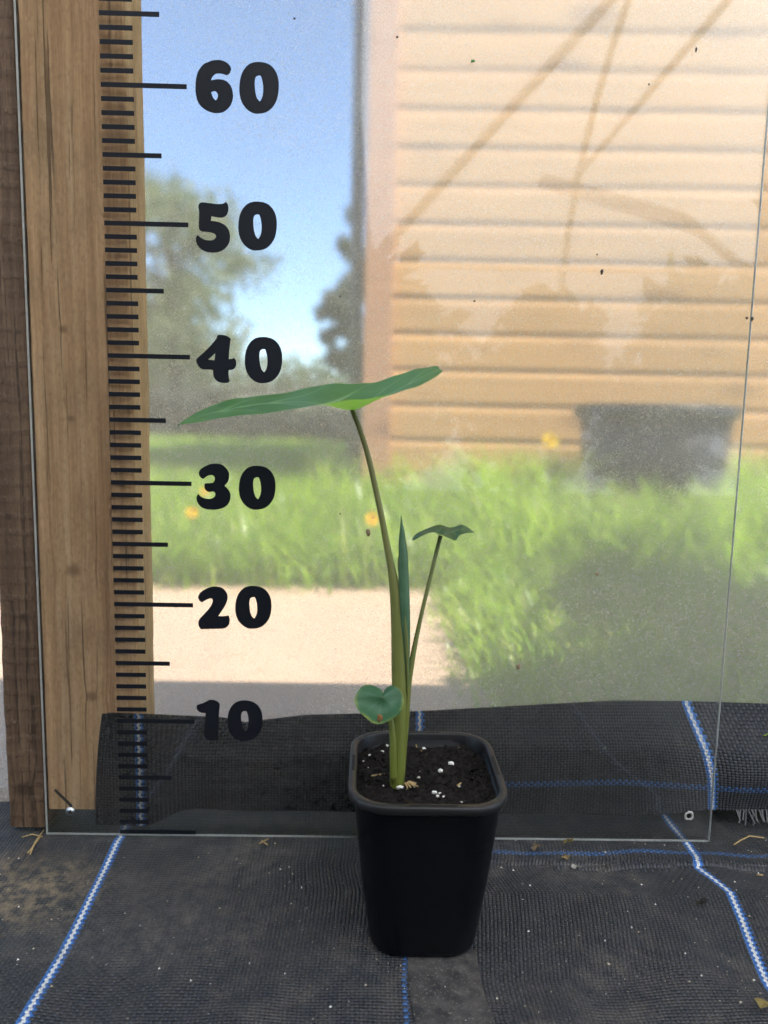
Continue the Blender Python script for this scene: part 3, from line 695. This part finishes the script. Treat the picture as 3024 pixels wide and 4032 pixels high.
for i, (pts, mt) in enumerate([([(723, 550), (735, 585), (770, 605), (800, 630)], 'straw'), ([(1040, 555), (1080, 558), (1120, 575)], 'pink'), ([(1158, 590), (1162, 625)], 'pink'), ([(600, 968), (620, 950), (632, 968), (612, 980)], 'straw'), ([(995, 830), (1020, 812)], 'straw'), ([(435, 765), (520, 752)], 'straw'), ([(998, 568), (1012, 590)], 'straw')]):
    if mt == 'pink' and 'pink' not in M: M['pink'] = flat('withered_pink_scrap', (.28, .10, .09), .6, .3)
    o = tube('soil_fibre', [on_soil(*q) + Vector((0, 0, .0012)) for q in pts], .0006, M[mt], n=6); o.parent = soil_ob
# soil and its parts hang under the pot's Empty; their mesh data are in place already
for o in soil_ob.children: o.matrix_parent_inverse = Matrix.Identity(4)

# ------------------------------------------------------------------ the plant
YP = -.116
base = at(857, 1690, y=YP)
plant = empty('taro_plant', base); tag(plant, 'young taro plant with one long green leaf and a rolled new leaf in the pot', 'plant')
def stem(name, pts, mat, flatten=.85, y=YP, sub=5, n=14):
    """pts: (u, v, half width in photo pixels[, depth offset])"""
    C = []; Rr = []
    for q in pts:
        yy = y + (q[3] if len(q) > 3 else 0); C.append((*at(q[0], q[1], y=yy), q[2] * S / 2950 * (yy - CAM_LOC.y)))
    P = [Vector(c[:3]) for c in C]; W = [Vector((c[3], 0, 0)) for c in C]
    P = catmull(P, sub); W = catmull(W, sub)
    return under(tube(name, P, [(max(.0003, w.x), max(.0003, w.x * flatten)) for w in W], mat, n=n), plant)
# main petiole with its wide sheath
stem('petiole', [(857, 1700, 15), (858, 1670, 17), (859, 1620, 16.5), (861, 1560, 16.5), (862, 1500, 16), (861, 1440, 16), (860, 1380, 15.5), (858, 1330, 14.5), (855, 1290, 13), (850, 1255, 10.5), (845, 1225, 8.5), (836, 1180, 7.4), (825, 1120, 6.7), (810, 1050, 6.2), (795, 985, 5.8), (778, 930, 5.4), (764, 893, 5.4), (761, 884, 4.5)], M['petiole'])
# edge of the open sheath and the torn old sheath at the base
stem('sheath_edge', [(868, 1250, 1.2, -.003), (872, 1300, 3, -.004), (876, 1350, 4, -.004), (879, 1400, 3.6, -.003), (880, 1450, 2.4, -.002), (880, 1500, 1.2, 0)], M['petiole_side'])
stem('old_sheath', [(846, 1548, 2, -.006), (848, 1580, 6, -.007), (849, 1630, 8, -.007), (850, 1685, 8, -.006)], M['petiole'], .6)
# rolled new leaf
stem('rolled_leaf', [(880, 1500, 2, .001), (878, 1450, 6, .000), (878, 1400, 8, -.001), (876, 1350, 10.5, -.002), (874, 1300, 11.5, -.002), (872, 1250, 11.5, -.001), (871, 1200, 10.2, 0), (869, 1170, 8, .001), (868.5, 1145, 5.2, .001), (867.5, 1130, 2.4, .001), (866.5, 1114, .6, .001)], M['sheath'], .9)
stem('rolled_leaf_margin', [(873, 1300, 2, .001), (866, 1250, 4.5, .002), (864, 1215, 5, .002), (866, 1190, 3, .002), (868, 1170, 1, .002)], M['leaf_edge'] if 'leaf_edge' in M else M['petiole_side'])
# side petiole of the smaller leaf
stem('side_petiole', [(868, 1690, 6, .002), (871, 1620, 8, .002), (875, 1560, 9, .002), (878, 1520, 8.5, .002), (882, 1480, 7, .002), (888, 1440, 6.5, .002), (893, 1410, 6, .002), (901, 1370, 5, .003), (912, 1320, 4.6, .004), (924, 1270, 4.4, .006), (936, 1220, 4.3, .008), (946, 1180, 4.4, .01), (952, 1157, 4.6, .011)], M['petiole_side'])

def blade(name, far, mid, near, mat, nx=60, droop=.0):
    """a leaf lofted from its far margin over the midrib to its near margin: points (u, v, depth)"""
    def curve(L):
        P = catmull([at(u, v, y=y) for (u, v, y) in L], 8); d = np.array([tuple(p) for p in P]); t = np.linspace(0, 1, len(d)); T = np.linspace(0, 1, nx)
        return np.stack([np.interp(T, t, d[:, k]) for k in range(3)], 1)
    a, b, c = curve(far), curve(mid), curve(near); V = []; UV = []; W = 8
    for i in range(nx):
        for k in range(-W, W + 1):
            t = abs(k) / W; e = a[i] if k < 0 else c[i]; p = b[i] * (1 - t) + e * t
            sag = 4 * t * (1 - t); l = np.linalg.norm(e - b[i]); p = p + np.array((0, 0, droop * sag * l + l * t * (.016 * math.sin(i * .38 + t * 3) + .004 * math.sin(i * 1.1 + k * .2))))
            V.append(p); UV.append((i / (nx - 1), k / W))
    m = 2 * W + 1; F = [(i * m + k, i * m + k + 1, (i + 1) * m + k + 1, (i + 1) * m + k) for i in range(nx - 1) for k in range(m - 1)]
    o = pydata(name, V, F, mat, uv=UV); under(o, plant); return o
blade('large_leaf',
  [(386,917,-.112),(402,904,-.103),(440,884,-.088),(500,864,-.072),(560,853,-.062),(640,843,-.054),(700,834,-.050),(760,827,-.048),(810,823,-.050),(860,812,-.056),(905,797,-.066),(935,790,-.080),(945,791,-.092)],
  [(386,917,-.112),(402,910,-.112),(440,897,-.112),(500,883,-.113),(560,873,-.114),(640,868,-.115),(700,874,-.116),(760,886,-.116),(810,866,-.116),(860,842,-.115),(905,817,-.112),(938,803,-.108),(950,797,-.104)],
  [(386,917,-.112),(402,915,-.121),(440,911,-.134),(500,901,-.146),(560,892,-.155),(640,882,-.162),(697,877,-.166),(757,863,-.168),(821,855,-.165),(860,850,-.159),(905,834,-.148),(942,812,-.132),(958,801,-.118)], M['leaf'])
stem('drip_tip', [(388, 916, 2.0, .004), (385, 919, 1.4, .004), (385, 926, .6, .003)], M['leaf'] if False else M['sheath'])
blade('small_leaf',
  [(891,1163,-.098),(900,1152,-.090),(915,1145,-.084),(935,1138,-.080),(952,1133,-.078),(966,1137,-.078),(980,1139,-.080),(995,1134,-.084),(1008,1137,-.090),(1025,1150,-.098)],
  [(891,1165,-.101),(900,1158,-.102),(915,1152,-.103),(935,1150,-.104),(952,1156,-.105),(966,1151,-.105),(980,1148,-.105),(995,1144,-.104),(1008,1144,-.102),(1025,1150,-.099)],
  [(891,1168,-.104),(900,1164,-.112),(915,1156,-.120),(935,1151,-.125),(952,1154,-.127),(966,1160,-.127),(984,1168,-.124),(992,1158,-.120),(1006,1152,-.112),(1025,1150,-.100)], M['small_leaf'], 40)
# round seedling leaf facing the camera
NR = 10; out = [(828,1497),(832,1488),(845,1481),(858,1484),(868,1495),(872,1512),(871,1526),(864,1540),(850,1551),(836,1559),(822,1564),(806,1562),(790,1550),(776,1537),(767,1520),(766,1508),(772,1494),(782,1483),(795,1479),(810,1482),(822,1488)]
OC = (826, 1507); V = []; UV = []; F = []; yr = YP - .012
O = catmull([Vector((u, v, 0)) for (u, v) in out + out[:1]], 4)[:-1]; no = len(O)
for j, p in enumerate(O):
    for k in range(NR + 1):
        t = k / NR; u = OC[0] + (p.x - OC[0]) * t; v = OC[1] + (p.y - OC[1]) * t
        dep = yr - .016 * (v - OC[1]) / 60 * t + .003 * math.sin(t * 2.4) + .0014 * math.sin(j * 2 * math.pi / no * 5) * t * t
        V.append(at(u, v, y=dep)); UV.append((j / no, t))
F = [(j * (NR + 1) + k, j * (NR + 1) + k + 1, ((j + 1) % no) * (NR + 1) + k + 1, ((j + 1) % no) * (NR + 1) + k) for j in range(no) for k in range(NR)]
rl = pydata('seedling_leaf', V, F, M['round_leaf'], uv=UV); under(rl, plant)
M['rust'] = flat('rusty_brown_blotch', (.16, .075, .025), .7, .2, var=.4, scale=700)
bl = blob('leaf_blotch', .0019, M['rust'], None, at(820, 1552, y=yr - .0155), (1, .15, 1.4), 5); under(bl, plant)
stem('seedling_petiole', [(826, 1507, 2, -.009), (834, 1530, 2.6, -.004), (841, 1560, 3.2, -.002), (846, 1610, 4, -.004), (849, 1690, 4, -.003)], M['petiole_side'])
for i in range(9):
    a = random.uniform(-.6, 1.6); L = random.uniform(.004, .012)
    p0 = Vector((base.x + .004, YP - .002, SZ + .003)); under(tube('root', [p0, p0 + Vector((math.cos(a) * L * .5, -math.sin(a) * L * .3, .003)), p0 + Vector((math.cos(a) * L, -math.sin(a) * L * .6, .0005))], .0005, M['straw'], n=5), plant)

# ------------------------------------------------------------------ litter on the floor
def on_floor(u, v, h=.001): p = at(u, v, z=FLOOR_Z); return Vector((p.x, p.y, floor_h(p.x, p.y) + h))
gv, gf = [], []
for i in range(260):
    u, v = random.uniform(-10, 1670), 1815 + 400 * random.random() ** 1.3
    if 760 < u < 1075 and v < 2070: continue
    p = on_floor(u, v, .0004); r = random.choice([.0003, .0004, .0005, .0005, .0009]); o = len(gv)
    for w in ((1, 0, 0), (-.6, .8, 0), (-.5, -.9, 0), (0, 0, 1.2)): gv.append((p.x + w[0] * r * random.uniform(.6, 1.5), p.y + w[1] * r, p.z + w[2] * r))
    gf += [(o, o + 1, o + 3), (o + 1, o + 2, o + 3), (o + 2, o, o + 3)]
gr = pydata('floor_grit', gv, gf, island('grit', [(.5, .45, .36), (.28, .22, .14), (.62, .6, .56), (.12, .10, .08)], .8), smooth=False)
tag(gr, 'pale specks of grit and perlite scattered over the black fabric', 'grit', kind='stuff')
def straws(name, label, lines, r=.0006, mat='straw'):
    e = empty(name, on_floor(*lines[0][0], 0)); tag(e, label, 'litter')
    for L in lines: under(tube('stalk', [on_floor(u, v, .0012 + .002 * random.random()) for u, v in L], r, M[mat], n=6), e)
straws('dry_grass', 'dry grass stalks poking out at the foot of the dark post', [[(65, 1848), (75, 1825), (95, 1800)], [(60, 1843), (88, 1812)], [(48, 1812), (70, 1806), (92, 1812)]])
straws('straw_scrap', 'crossed scraps of dry straw below the middle of the scale', [[(560, 1832), (580, 1820)], [(565, 1822), (578, 1834)]])
straws('straw_scrap', 'bent straw beside the lower right corner of the sheet', [[(1585, 1832), (1600, 1820), (1618, 1813), (1650, 1816)]])
straws('straw_scrap', 'short straw on the fabric near the bottom right edge', [[(1735 * .55 + 680, 1893), (1648, 1895)]], .0006)
def scrap(name, label, u, v, size, mat, seed, h=.004):
    rr = random.Random(seed); bm = bmesh.new(); vs = []
    c = on_floor(u, v, .0015); n = 9
    ctr = bm.verts.new((0, 0, h * .6))
    for k in range(n): a = 2 * math.pi * k / n; r = size * rr.uniform(.5, 1.1); vs.append(bm.verts.new((math.cos(a) * r * 1.4, math.sin(a) * r * .7, h * rr.uniform(0, 1))))
    for k in range(n): bm.faces.new((ctr, vs[k], vs[(k + 1) % n]))
    bmesh.ops.solidify(bm, geom=bm.faces[:], thickness=.0004)
    o = from_bm(name, bm, M[mat]); o.location = c; tag(o, label, 'litter'); return o
scrap('withered_leaf', 'curled brown withered leaf right of the pot under the sheet', 1160, 1842, .0045, 'mud', 1, .006)
scrap('withered_leaf', 'small yellow dry leaf standing just below the sheet edge', 1226, 1832, .0032, 'dry_leaf', 2, .007)
scrap('withered_leaf', 'tan leaf fragment on the fold left of the white scrap', 1222, 1868, .0035, 'straw', 3, .005)
scrap('plastic_scrap', 'whitish plastic scrap lying on the fabric fold', 1245, 1877, .0035, 'white', 4, .004)
scrap('withered_leaf', 'dark brown leaf crumb in front of the right stripe', 1515, 1962, .0035, 'fleck', 5)
scrap('withered_leaf', 'ochre dry leaf cut off by the bottom right corner', 1648, 2192, .006, 'dry_leaf', 6, .007)
scrap('pale_chip', 'pale chip on the floor under the left half of the scale', 565 * .78 + 375, 1812, .0028, 'white', 7, .002)

# ------------------------------------------------------------------ outside: ground, slab, grass
GZ = .02
V = [(-120, .0595, GZ - .06), (120, .0595, GZ - .06), (120, 160, GZ + .2), (-120, 160, GZ + .2)]
lawn = pydata('ground', [(-150, .0595, -.03), (150, .0595, -.03), (150, 1.1, -.01), (-150, 1.1, -.01), (-150, 6, .01), (150, 6, .01), (150, 220, .3), (-150, 220, .3)], [(0, 1, 2, 3), (3, 2, 5, 4), (4, 5, 6, 7)], M['lawn'])
tag(lawn, 'lawn outside the polythene', 'lawn', kind='structure')
for i, (x0, x1) in enumerate(((-2.02, -1.21), (-1.20, -.39), (-.38, .43))):
    s_ = from_bm('paving_slab', box_bm(x0, x1, .075, .96, -.045, .0, .006, 2), M['slab'])
    tag(s_, ['sandy paving slab farthest left, hidden behind the posts', 'sandy paving slab hidden behind the dark post', 'sandy paving slab seen through the polythene behind the numeral 20'][i], 'paving slab')
def grass(name, n, sampler, label):
    P = np.array([sampler() for _ in range(n)])       # x y z h
    ang = rng.uniform(0, 2 * np.pi, n); lean = rng.uniform(.15, .95, n) * P[:, 3]; w = rng.uniform(.0016, .0034, n) * (1 + P[:, 1] * .35)
    dx, dy = np.cos(ang), np.sin(ang); sx, sy = -dy, dx; vs = []
    for t, ww in ((0, 1), (.35, .9), (.7, .65)):
        bend = lean * t ** 2; zz = P[:, 2] + P[:, 3] * (t - .18 * t * t)
        for sg in (-1, 1): vs.append(np.stack([P[:, 0] + dx * bend + sg * sx * w * ww, P[:, 1] + dy * bend + sg * sy * w * ww, zz], 1))
    vs.append(np.stack([P[:, 0] + dx * lean, P[:, 1] + dy * lean, P[:, 2] + P[:, 3] * .82], 1))
    V = np.stack(vs, 1).reshape(-1, 3); b = (np.arange(n) * 7)[:, None]
    tri = np.concatenate([b + np.array(t)[None] for t in ((0, 1, 3), (0, 3, 2), (2, 3, 5), (2, 5, 4), (4, 5, 6))], 1).reshape(-1, 3)
    me = bpy.data.meshes.new(name); me.vertices.add(len(V)); me.vertices.foreach_set('co', V.astype(np.float32).ravel())
    me.loops.add(tri.size); me.loops.foreach_set('vertex_index', tri.astype(np.int32).ravel())
    me.polygons.add(len(tri)); me.polygons.foreach_set('loop_start', np.arange(0, tri.size, 3, dtype=np.int32)); me.update(calc_edges=True); me.validate()
    return tag(link(name, me, M['grass']), label, 'grass', kind='stuff')
def s_near():
    while True:
        x = random.uniform(-1.1, 2.1); y = .945 + .035 * random.gauss(0, 1) + 1.0 * random.random() ** 1.25
        if y > 1.86 and x > .18: continue
        if (x - 1.02) ** 2 + (y - 1.55) ** 2 < .045: continue
        return (x, y, -.012, random.uniform(.05, .15) * (1.8 if random.random() < (.45 if x > .55 else .15) else 1) + (.085 if y > 1.45 and x > .1 else 0) + (.04 if x > .6 else 0))
def s_right():
    x = .41 + .02 * random.gauss(0, 1) + 1.0 * random.random() ** 1.15; y = .09 + .95 * random.random(); return (x, y, -.025, random.uniform(.05, .16) * min(1, .35 + (x - .38) * 5))
def s_far():
    y = 1.9 + 4.6 * random.random() ** 1.3; x = random.uniform(-.75 * y, .20); return (x, y, .0, random.uniform(.08, .22))
grass('lawn_grass', 34000, s_near, 'long sunlit lawn grass in front of the timber shed')
grass('lawn_grass', 12000, s_right, 'shaded grass at the right, just beyond the polythene')
grass('lawn_grass', 22000, s_far, 'far lawn grass left of the timber shed')
def dandelion(u, v, y, size, label):
    c = at(u, v, y=y); e = empty('dandelion', (c.x, c.y, 0)); tag(e, label, 'flower', 'dandelions in the grass')
    under(tube('stalk', [(c.x + .01, c.y, -.01), (c.x + .006, c.y, c.z * .5), tuple(c)], .0015, M['stalk'], n=6), e)
    bm = bmesh.new()
    for ring, (nn, rr_, tilt) in enumerate(((16, 1.0, .25), (12, .7, .6), (8, .4, 1.0))):
        for k in range(nn):
            a = 2 * math.pi * k / nn + ring * .2; d = Vector((math.cos(a) * math.cos(tilt), math.sin(a) * math.cos(tilt), math.sin(tilt))); sd = Vector((-math.sin(a), math.cos(a), 0)) * size * .16
            q = [bm.verts.new(sd * -.5), bm.verts.new(sd * .5), bm.verts.new(d * size * rr_ + sd), bm.verts.new(d * size * rr_ - sd)]; bm.faces.new(q)
    bmesh.ops.solidify(bm, geom=bm.faces[:], thickness=size * .03)
    o = from_bm('flower_head', bm, M['petal']); o.rotation_euler = (R(65), 0, .2); o.location = c; under(o, e)
dandelion(1187, 953, 1.15, .020, 'yellow dandelion in front of the lowest shed board beside the black tub')
dandelion(803, 1122, .90, .0155, 'yellow dandelion beside the long leaf stalk of the plant')
dandelion(415, 1108, .93, .0135, 'yellow dandelion just below and left of the numeral 30')
dandelion(442, 1062, .98, .0100, 'small yellow dandelion showing beside the digit 3')

# ------------------------------------------------------------------ the timber shed
SY = 1.86; X0 = at(790, 500, y=SY).x; ROTZ = R(-2.2)
shed = empty('timber_shed', (X0, SY, 0)); tag(shed, 'orange stained timber shed with horizontal shiplap boards beyond the polythene', 'shed')
BH = .1135; BT = .02; SL = 3.2
bm = bmesh.new()       # one shiplap board: scooped top edge, square lower edge
prof_b = [(0, 0), (0, .084), (.004, .094), (.010, .100), (.012, BH - .001), (BT, BH - .001), (BT, 0)]
ra = [bm.verts.new((.0, y, z)) for y, z in prof_b]; rb = [bm.verts.new((SL, y, z)) for y, z in prof_b]
for i in range(len(prof_b)): j = (i + 1) % len(prof_b); bm.faces.new((ra[i], rb[i], rb[j], ra[j]))
bm.faces.new(ra[::-1]); bm.faces.new(rb)
me_board = bpy.data.meshes.new('board'); bm.to_mesh(me_board); bm.free(); me_board.materials.append(M['shed'])
for i in range(21):
    o = link('board', me_board, parent=shed); o.location = (.055, random.uniform(-.001, .001), .178 + (i - 1) * BH)
def local(name, bm, mat, parent): o = from_bm(name, bm, mat); o.parent = parent; return o
local('corner_trim', box_bm(0, .092, -.022, -.002, .06, 2.54, .003), M['trim'], shed)
local('side_wall', box_bm(.004, .05, 0, 2.4, .06, 2.54), M['trim'], shed)
local('back_panel', box_bm(.055, 3.25, .028, .06, .06, 2.54), M['shed_dark'], shed)
local('base_rail', box_bm(.09, 3.25, -.004, .03, -.01, .0625), M['shed_dark'], shed)
local('roof', box_bm(-.06, 3.5, -.05, 2.6, 2.58, 2.62), M['shed_dark'], shed)
local('fascia', box_bm(-.06, 3.5, -.066, -.0505, 2.52, 2.63), M['trim'], shed)
M['pipe'] = flat('grey_downpipe', (.15, .15, .17), .5, .4)
tb = tube('downpipe', [(-.030, .05, .0), (-.030, .05, 2.08)], .022, M['pipe'], n=12); tb.parent = shed
shed.rotation_euler = (0, 0, ROTZ)

# ------------------------------------------------------------------ the black tub by the shed
TC = at(1415, 894, y=1.50); tub = empty('black_tub', (TC.x, 1.50, .03)); tag(tub, 'large black plastic planting tub standing in the grass against the shed', 'tub')
def lathe(name, prof, mat, parent, n=48):
    v = []; f = []
    for (r, z) in prof:
        for k in range(n): a = 2 * math.pi * k / n; v.append((r * math.cos(a), r * math.sin(a), z))
    for i in range(len(prof) - 1):
        for k in range(n): a = i * n + k; b = i * n + (k + 1) % n; f.append((a, b, b + n, a + n))
    f.append(tuple(range(n - 1, -1, -1))); o = pydata(name, v, f, mat); o.parent = parent; return o
lathe('body', [(.160, -.01), (.190, .18), (.203, .335), (.198, .336), (.185, .2), (.16, .02)], M['plastic_black'], tub)
lathe('rim', [(.203, .338), (.2195, .336), (.2215, .345), (.2205, .366), (.216, .372), (.206, .371), (.2005, .362), (.199, .34)], M['plastic_black'], tub)
lathe('compost', [(.001, .31), (.195, .311)], M['soil'], tub, 24)

# ------------------------------------------------------------------ far things: shrubs, wall, trees
def foliage(name, n, sampler, size, mat, parent):
    C = np.array([sampler() for _ in range(n)]); q = rng.normal(size=(n, 3)); q /= np.linalg.norm(q, axis=1)[:, None]
    t = np.cross(q, rng.normal(size=(n, 3))); t /= np.linalg.norm(t, axis=1)[:, None]; b = np.cross(q, t); s = (rng.uniform(.6, 1.3, n) * size)[:, None]
    V = np.stack([C - t * s, C - b * s * .5, C + t * s, C + b * s * .5], 1).reshape(-1, 3)
    me = bpy.data.meshes.new(name); me.from_pydata(V.tolist(), [], [(4 * i, 4 * i + 1, 4 * i + 2, 4 * i + 3) for i in range(n)])
    o = link(name, me, mat); o.parent = parent; return o
def clumps(centre, rad, k, r):
    L = []
    for _ in range(k):
        d = Vector((random.gauss(0, 1), random.gauss(0, 1), random.gauss(0, 1))).normalized() * random.random() ** .4
        L.append((centre[0] + d.x * rad[0], centre[1] + d.y * rad[1], centre[2] + d.z * rad[2], r * random.uniform(.6, 1.3)))
    def f():
        c = random.choice(L); d = Vector((random.gauss(0, 1), random.gauss(0, 1), random.gauss(0, 1))).normalized() * random.random() ** .5 * c[3]
        return (c[0] + d.x, c[1] + d.y, c[2] + d.z)
    return f
def tree(name, label, x, y, h, crown, rad, n, leaf, mat, k=40):
    e = empty(name, (x, y, 0)); tag(e, label, 'tree')
    o = tube('trunk', [(0, 0, -.1), (.05, 0, h * .3), (-.05, .05, h * .6), (0, 0, h * .85)], [h * .028, h * .022, h * .014, h * .006], M['bark'], n=10); o.parent = e
    for i in range(7):
        a = random.random() * 6.28; z0 = h * random.uniform(.3, .65); l = rad[0] * .8
        o = tube('limb', [(0, 0, z0), (math.cos(a) * l * .5, math.sin(a) * l * .5, z0 + h * .1), (math.cos(a) * l, math.sin(a) * l, z0 + h * .2)], [h * .012, h * .008, h * .003], M['bark'], n=6); o.parent = e
    foliage('crown', n, clumps((0, 0, crown), rad, k, min(rad) * .38), leaf, mat, e)
# unseen shrub added just outside the frame to cast the shade on the grass
sb = empty('added_shade_shrub', (1.27, .32, 0)); tag(sb, 'leafy shrub added just outside the right edge to shade the grass', 'shrub')
foliage('leaves', 9000, clumps((0, 0, .66), (.28, .24, .52), 64, .14), .036, M['dark_leaf'], sb)
for q in ((0, 0), (.1, .05), (-.08, -.04)):
    o = tube('stem', [(q[0] * .3, q[1] * .3, -.03), (q[0], q[1], .5), (q[0] * 1.5, q[1] * 1.5, .95)], [.014, .010, .005], M['bark'], n=6); o.parent = sb
c1 = at(430, 590, y=14)
tree('broadleaf_tree', 'pale green broad tree seen hazily behind the numeral 50', c1.x - .5, 14, 5.4, c1.z - .2, (1.75, 1.6, 2.0), 5200, .10, M['tree_leaf'], 60)
c2 = at(735, 690, y=10)
tree('dark_tree', 'dark narrow tree at the left corner of the shed', c2.x + .15, 10, 2.9, c2.z + .15, (.5, .6, 1.25), 3400, .06, M['grey_leaf'], 26)
c3 = at(250, 760, y=20)
tree('broadleaf_tree', 'low far tree hidden mostly behind the posts', c3.x, 20, 4, 2.2, (2.6, 2.0, 1.7), 5000, .14, M['tree_leaf'], 40)
for i, (u, y, w, h, lab) in enumerate([(360, 6.6, .45, .60, 'dark clipped shrub nearest the timber post'), (462, 6.8, .42, .62, 'dark clipped shrub under the numeral 40'), (560, 6.4, .55, .50, 'low dark shrub behind the tip of the long leaf'), (660, 6.6, .55, .46, 'low dark shrub left of the leaf stalk'), (755, 6.0, .35, .50, 'dark shrub against the corner of the shed')]):
    p_ = at(u, 900, y=y); e = empty('clipped_shrub', (p_.x, y, 0)); tag(e, lab, 'shrub', 'dark shrubs along the far edge of the lawn')
    foliage('leaves', 2600, clumps((0, 0, h * .45), (w * .8, .35, h * .40), 22, .18), .035, M['dark_leaf'], e)
    o = tube('stem', [(0, 0, -.02), (0, 0, h * .6)], .03, M['bark'], n=6); o.parent = e
wl = empty('garden_wall', (-2.5, 16.5, 0)); tag(wl, 'low pale rendered wall far across the lawn', 'wall')
local('masonry', box_bm(-9, 4.2, 0, .25, 0, .85), M['beige'], wl); local('coping', box_bm(-9.05, 4.25, -.05, .30, .853, .92), M['bark'], wl)
hb = empty('far_hedge', (-6, 32, 0)); tag(hb, 'long hazy hedge on the horizon left of the shed', 'hedge')
def s_h(): return (random.uniform(-14, 16), random.uniform(-.8, .8), 2.3 * random.random() ** .7 * (1 + .25 * math.sin(random.random() * 20)))
foliage('leaves', 9000, s_h, .2, M['tree_leaf'], hb)

# ------------------------------------------------------------------ behind the camera: plants and cloth added to darken the sheet's reflections
for i, (x, h) in enumerate([(-.25, 1.2), (.3, .95), (.85, .85), (1.4, 1.0), (1.9, 1.35), (2.4, 1.5)]):
    e = empty('added_mirror_plant', (x, -2.35, 0)); tag(e, 'leafy plant added on the far side to darken reflections in the clear sheet', 'plant', 'plants added to darken the reflection')  # foliage added so the sheet mirrors something darker than bright film
    foliage('leaves', 1800, clumps((0, 0, h * .5), (.24, .28, h * .46), 26, .16), .06, M['dark_leaf'], e)
    o = tube('stem', [(0, 0, 0), (.03, 0, h * .5), (0, 0, h)], .012, M['stalk'], n=6); o.parent = e
sc_ = empty('reflection_blocker_cloth', (-1.7, -2.72, 0)); tag(sc_, 'dark cloth added across the far side to darken reflections in the sheet', 'shade cloth')  # cloth added to keep bright film out of the reflection over the post
cvs = []; prf = [(-.03, 0.0), (-.03, .5), (-.02, .9)] + [(YC - (AX - .06) * math.cos(a) + 2.72 + .05, ZW + (BZ - .06) * math.sin(a)) for a in np.linspace(.72, 1.5, 7)]
for i in range(80):
    for (yy, zz) in prf: cvs.append((-2.0 + i * .05 + .05 * math.sin(zz * 3), yy + .015 * math.sin(i * .8) + .01 * math.sin(i * 2.1), zz))
m_ = len(prf)
clo = pydata('cloth', cvs, [(i * m_ + k, (i + 1) * m_ + k, (i + 1) * m_ + k + 1, i * m_ + k + 1) for i in range(79) for k in range(m_ - 1)], flat('dark_brown_blocker_cloth', (.075, .07, .06), .9, .1)); clo.parent = sc_
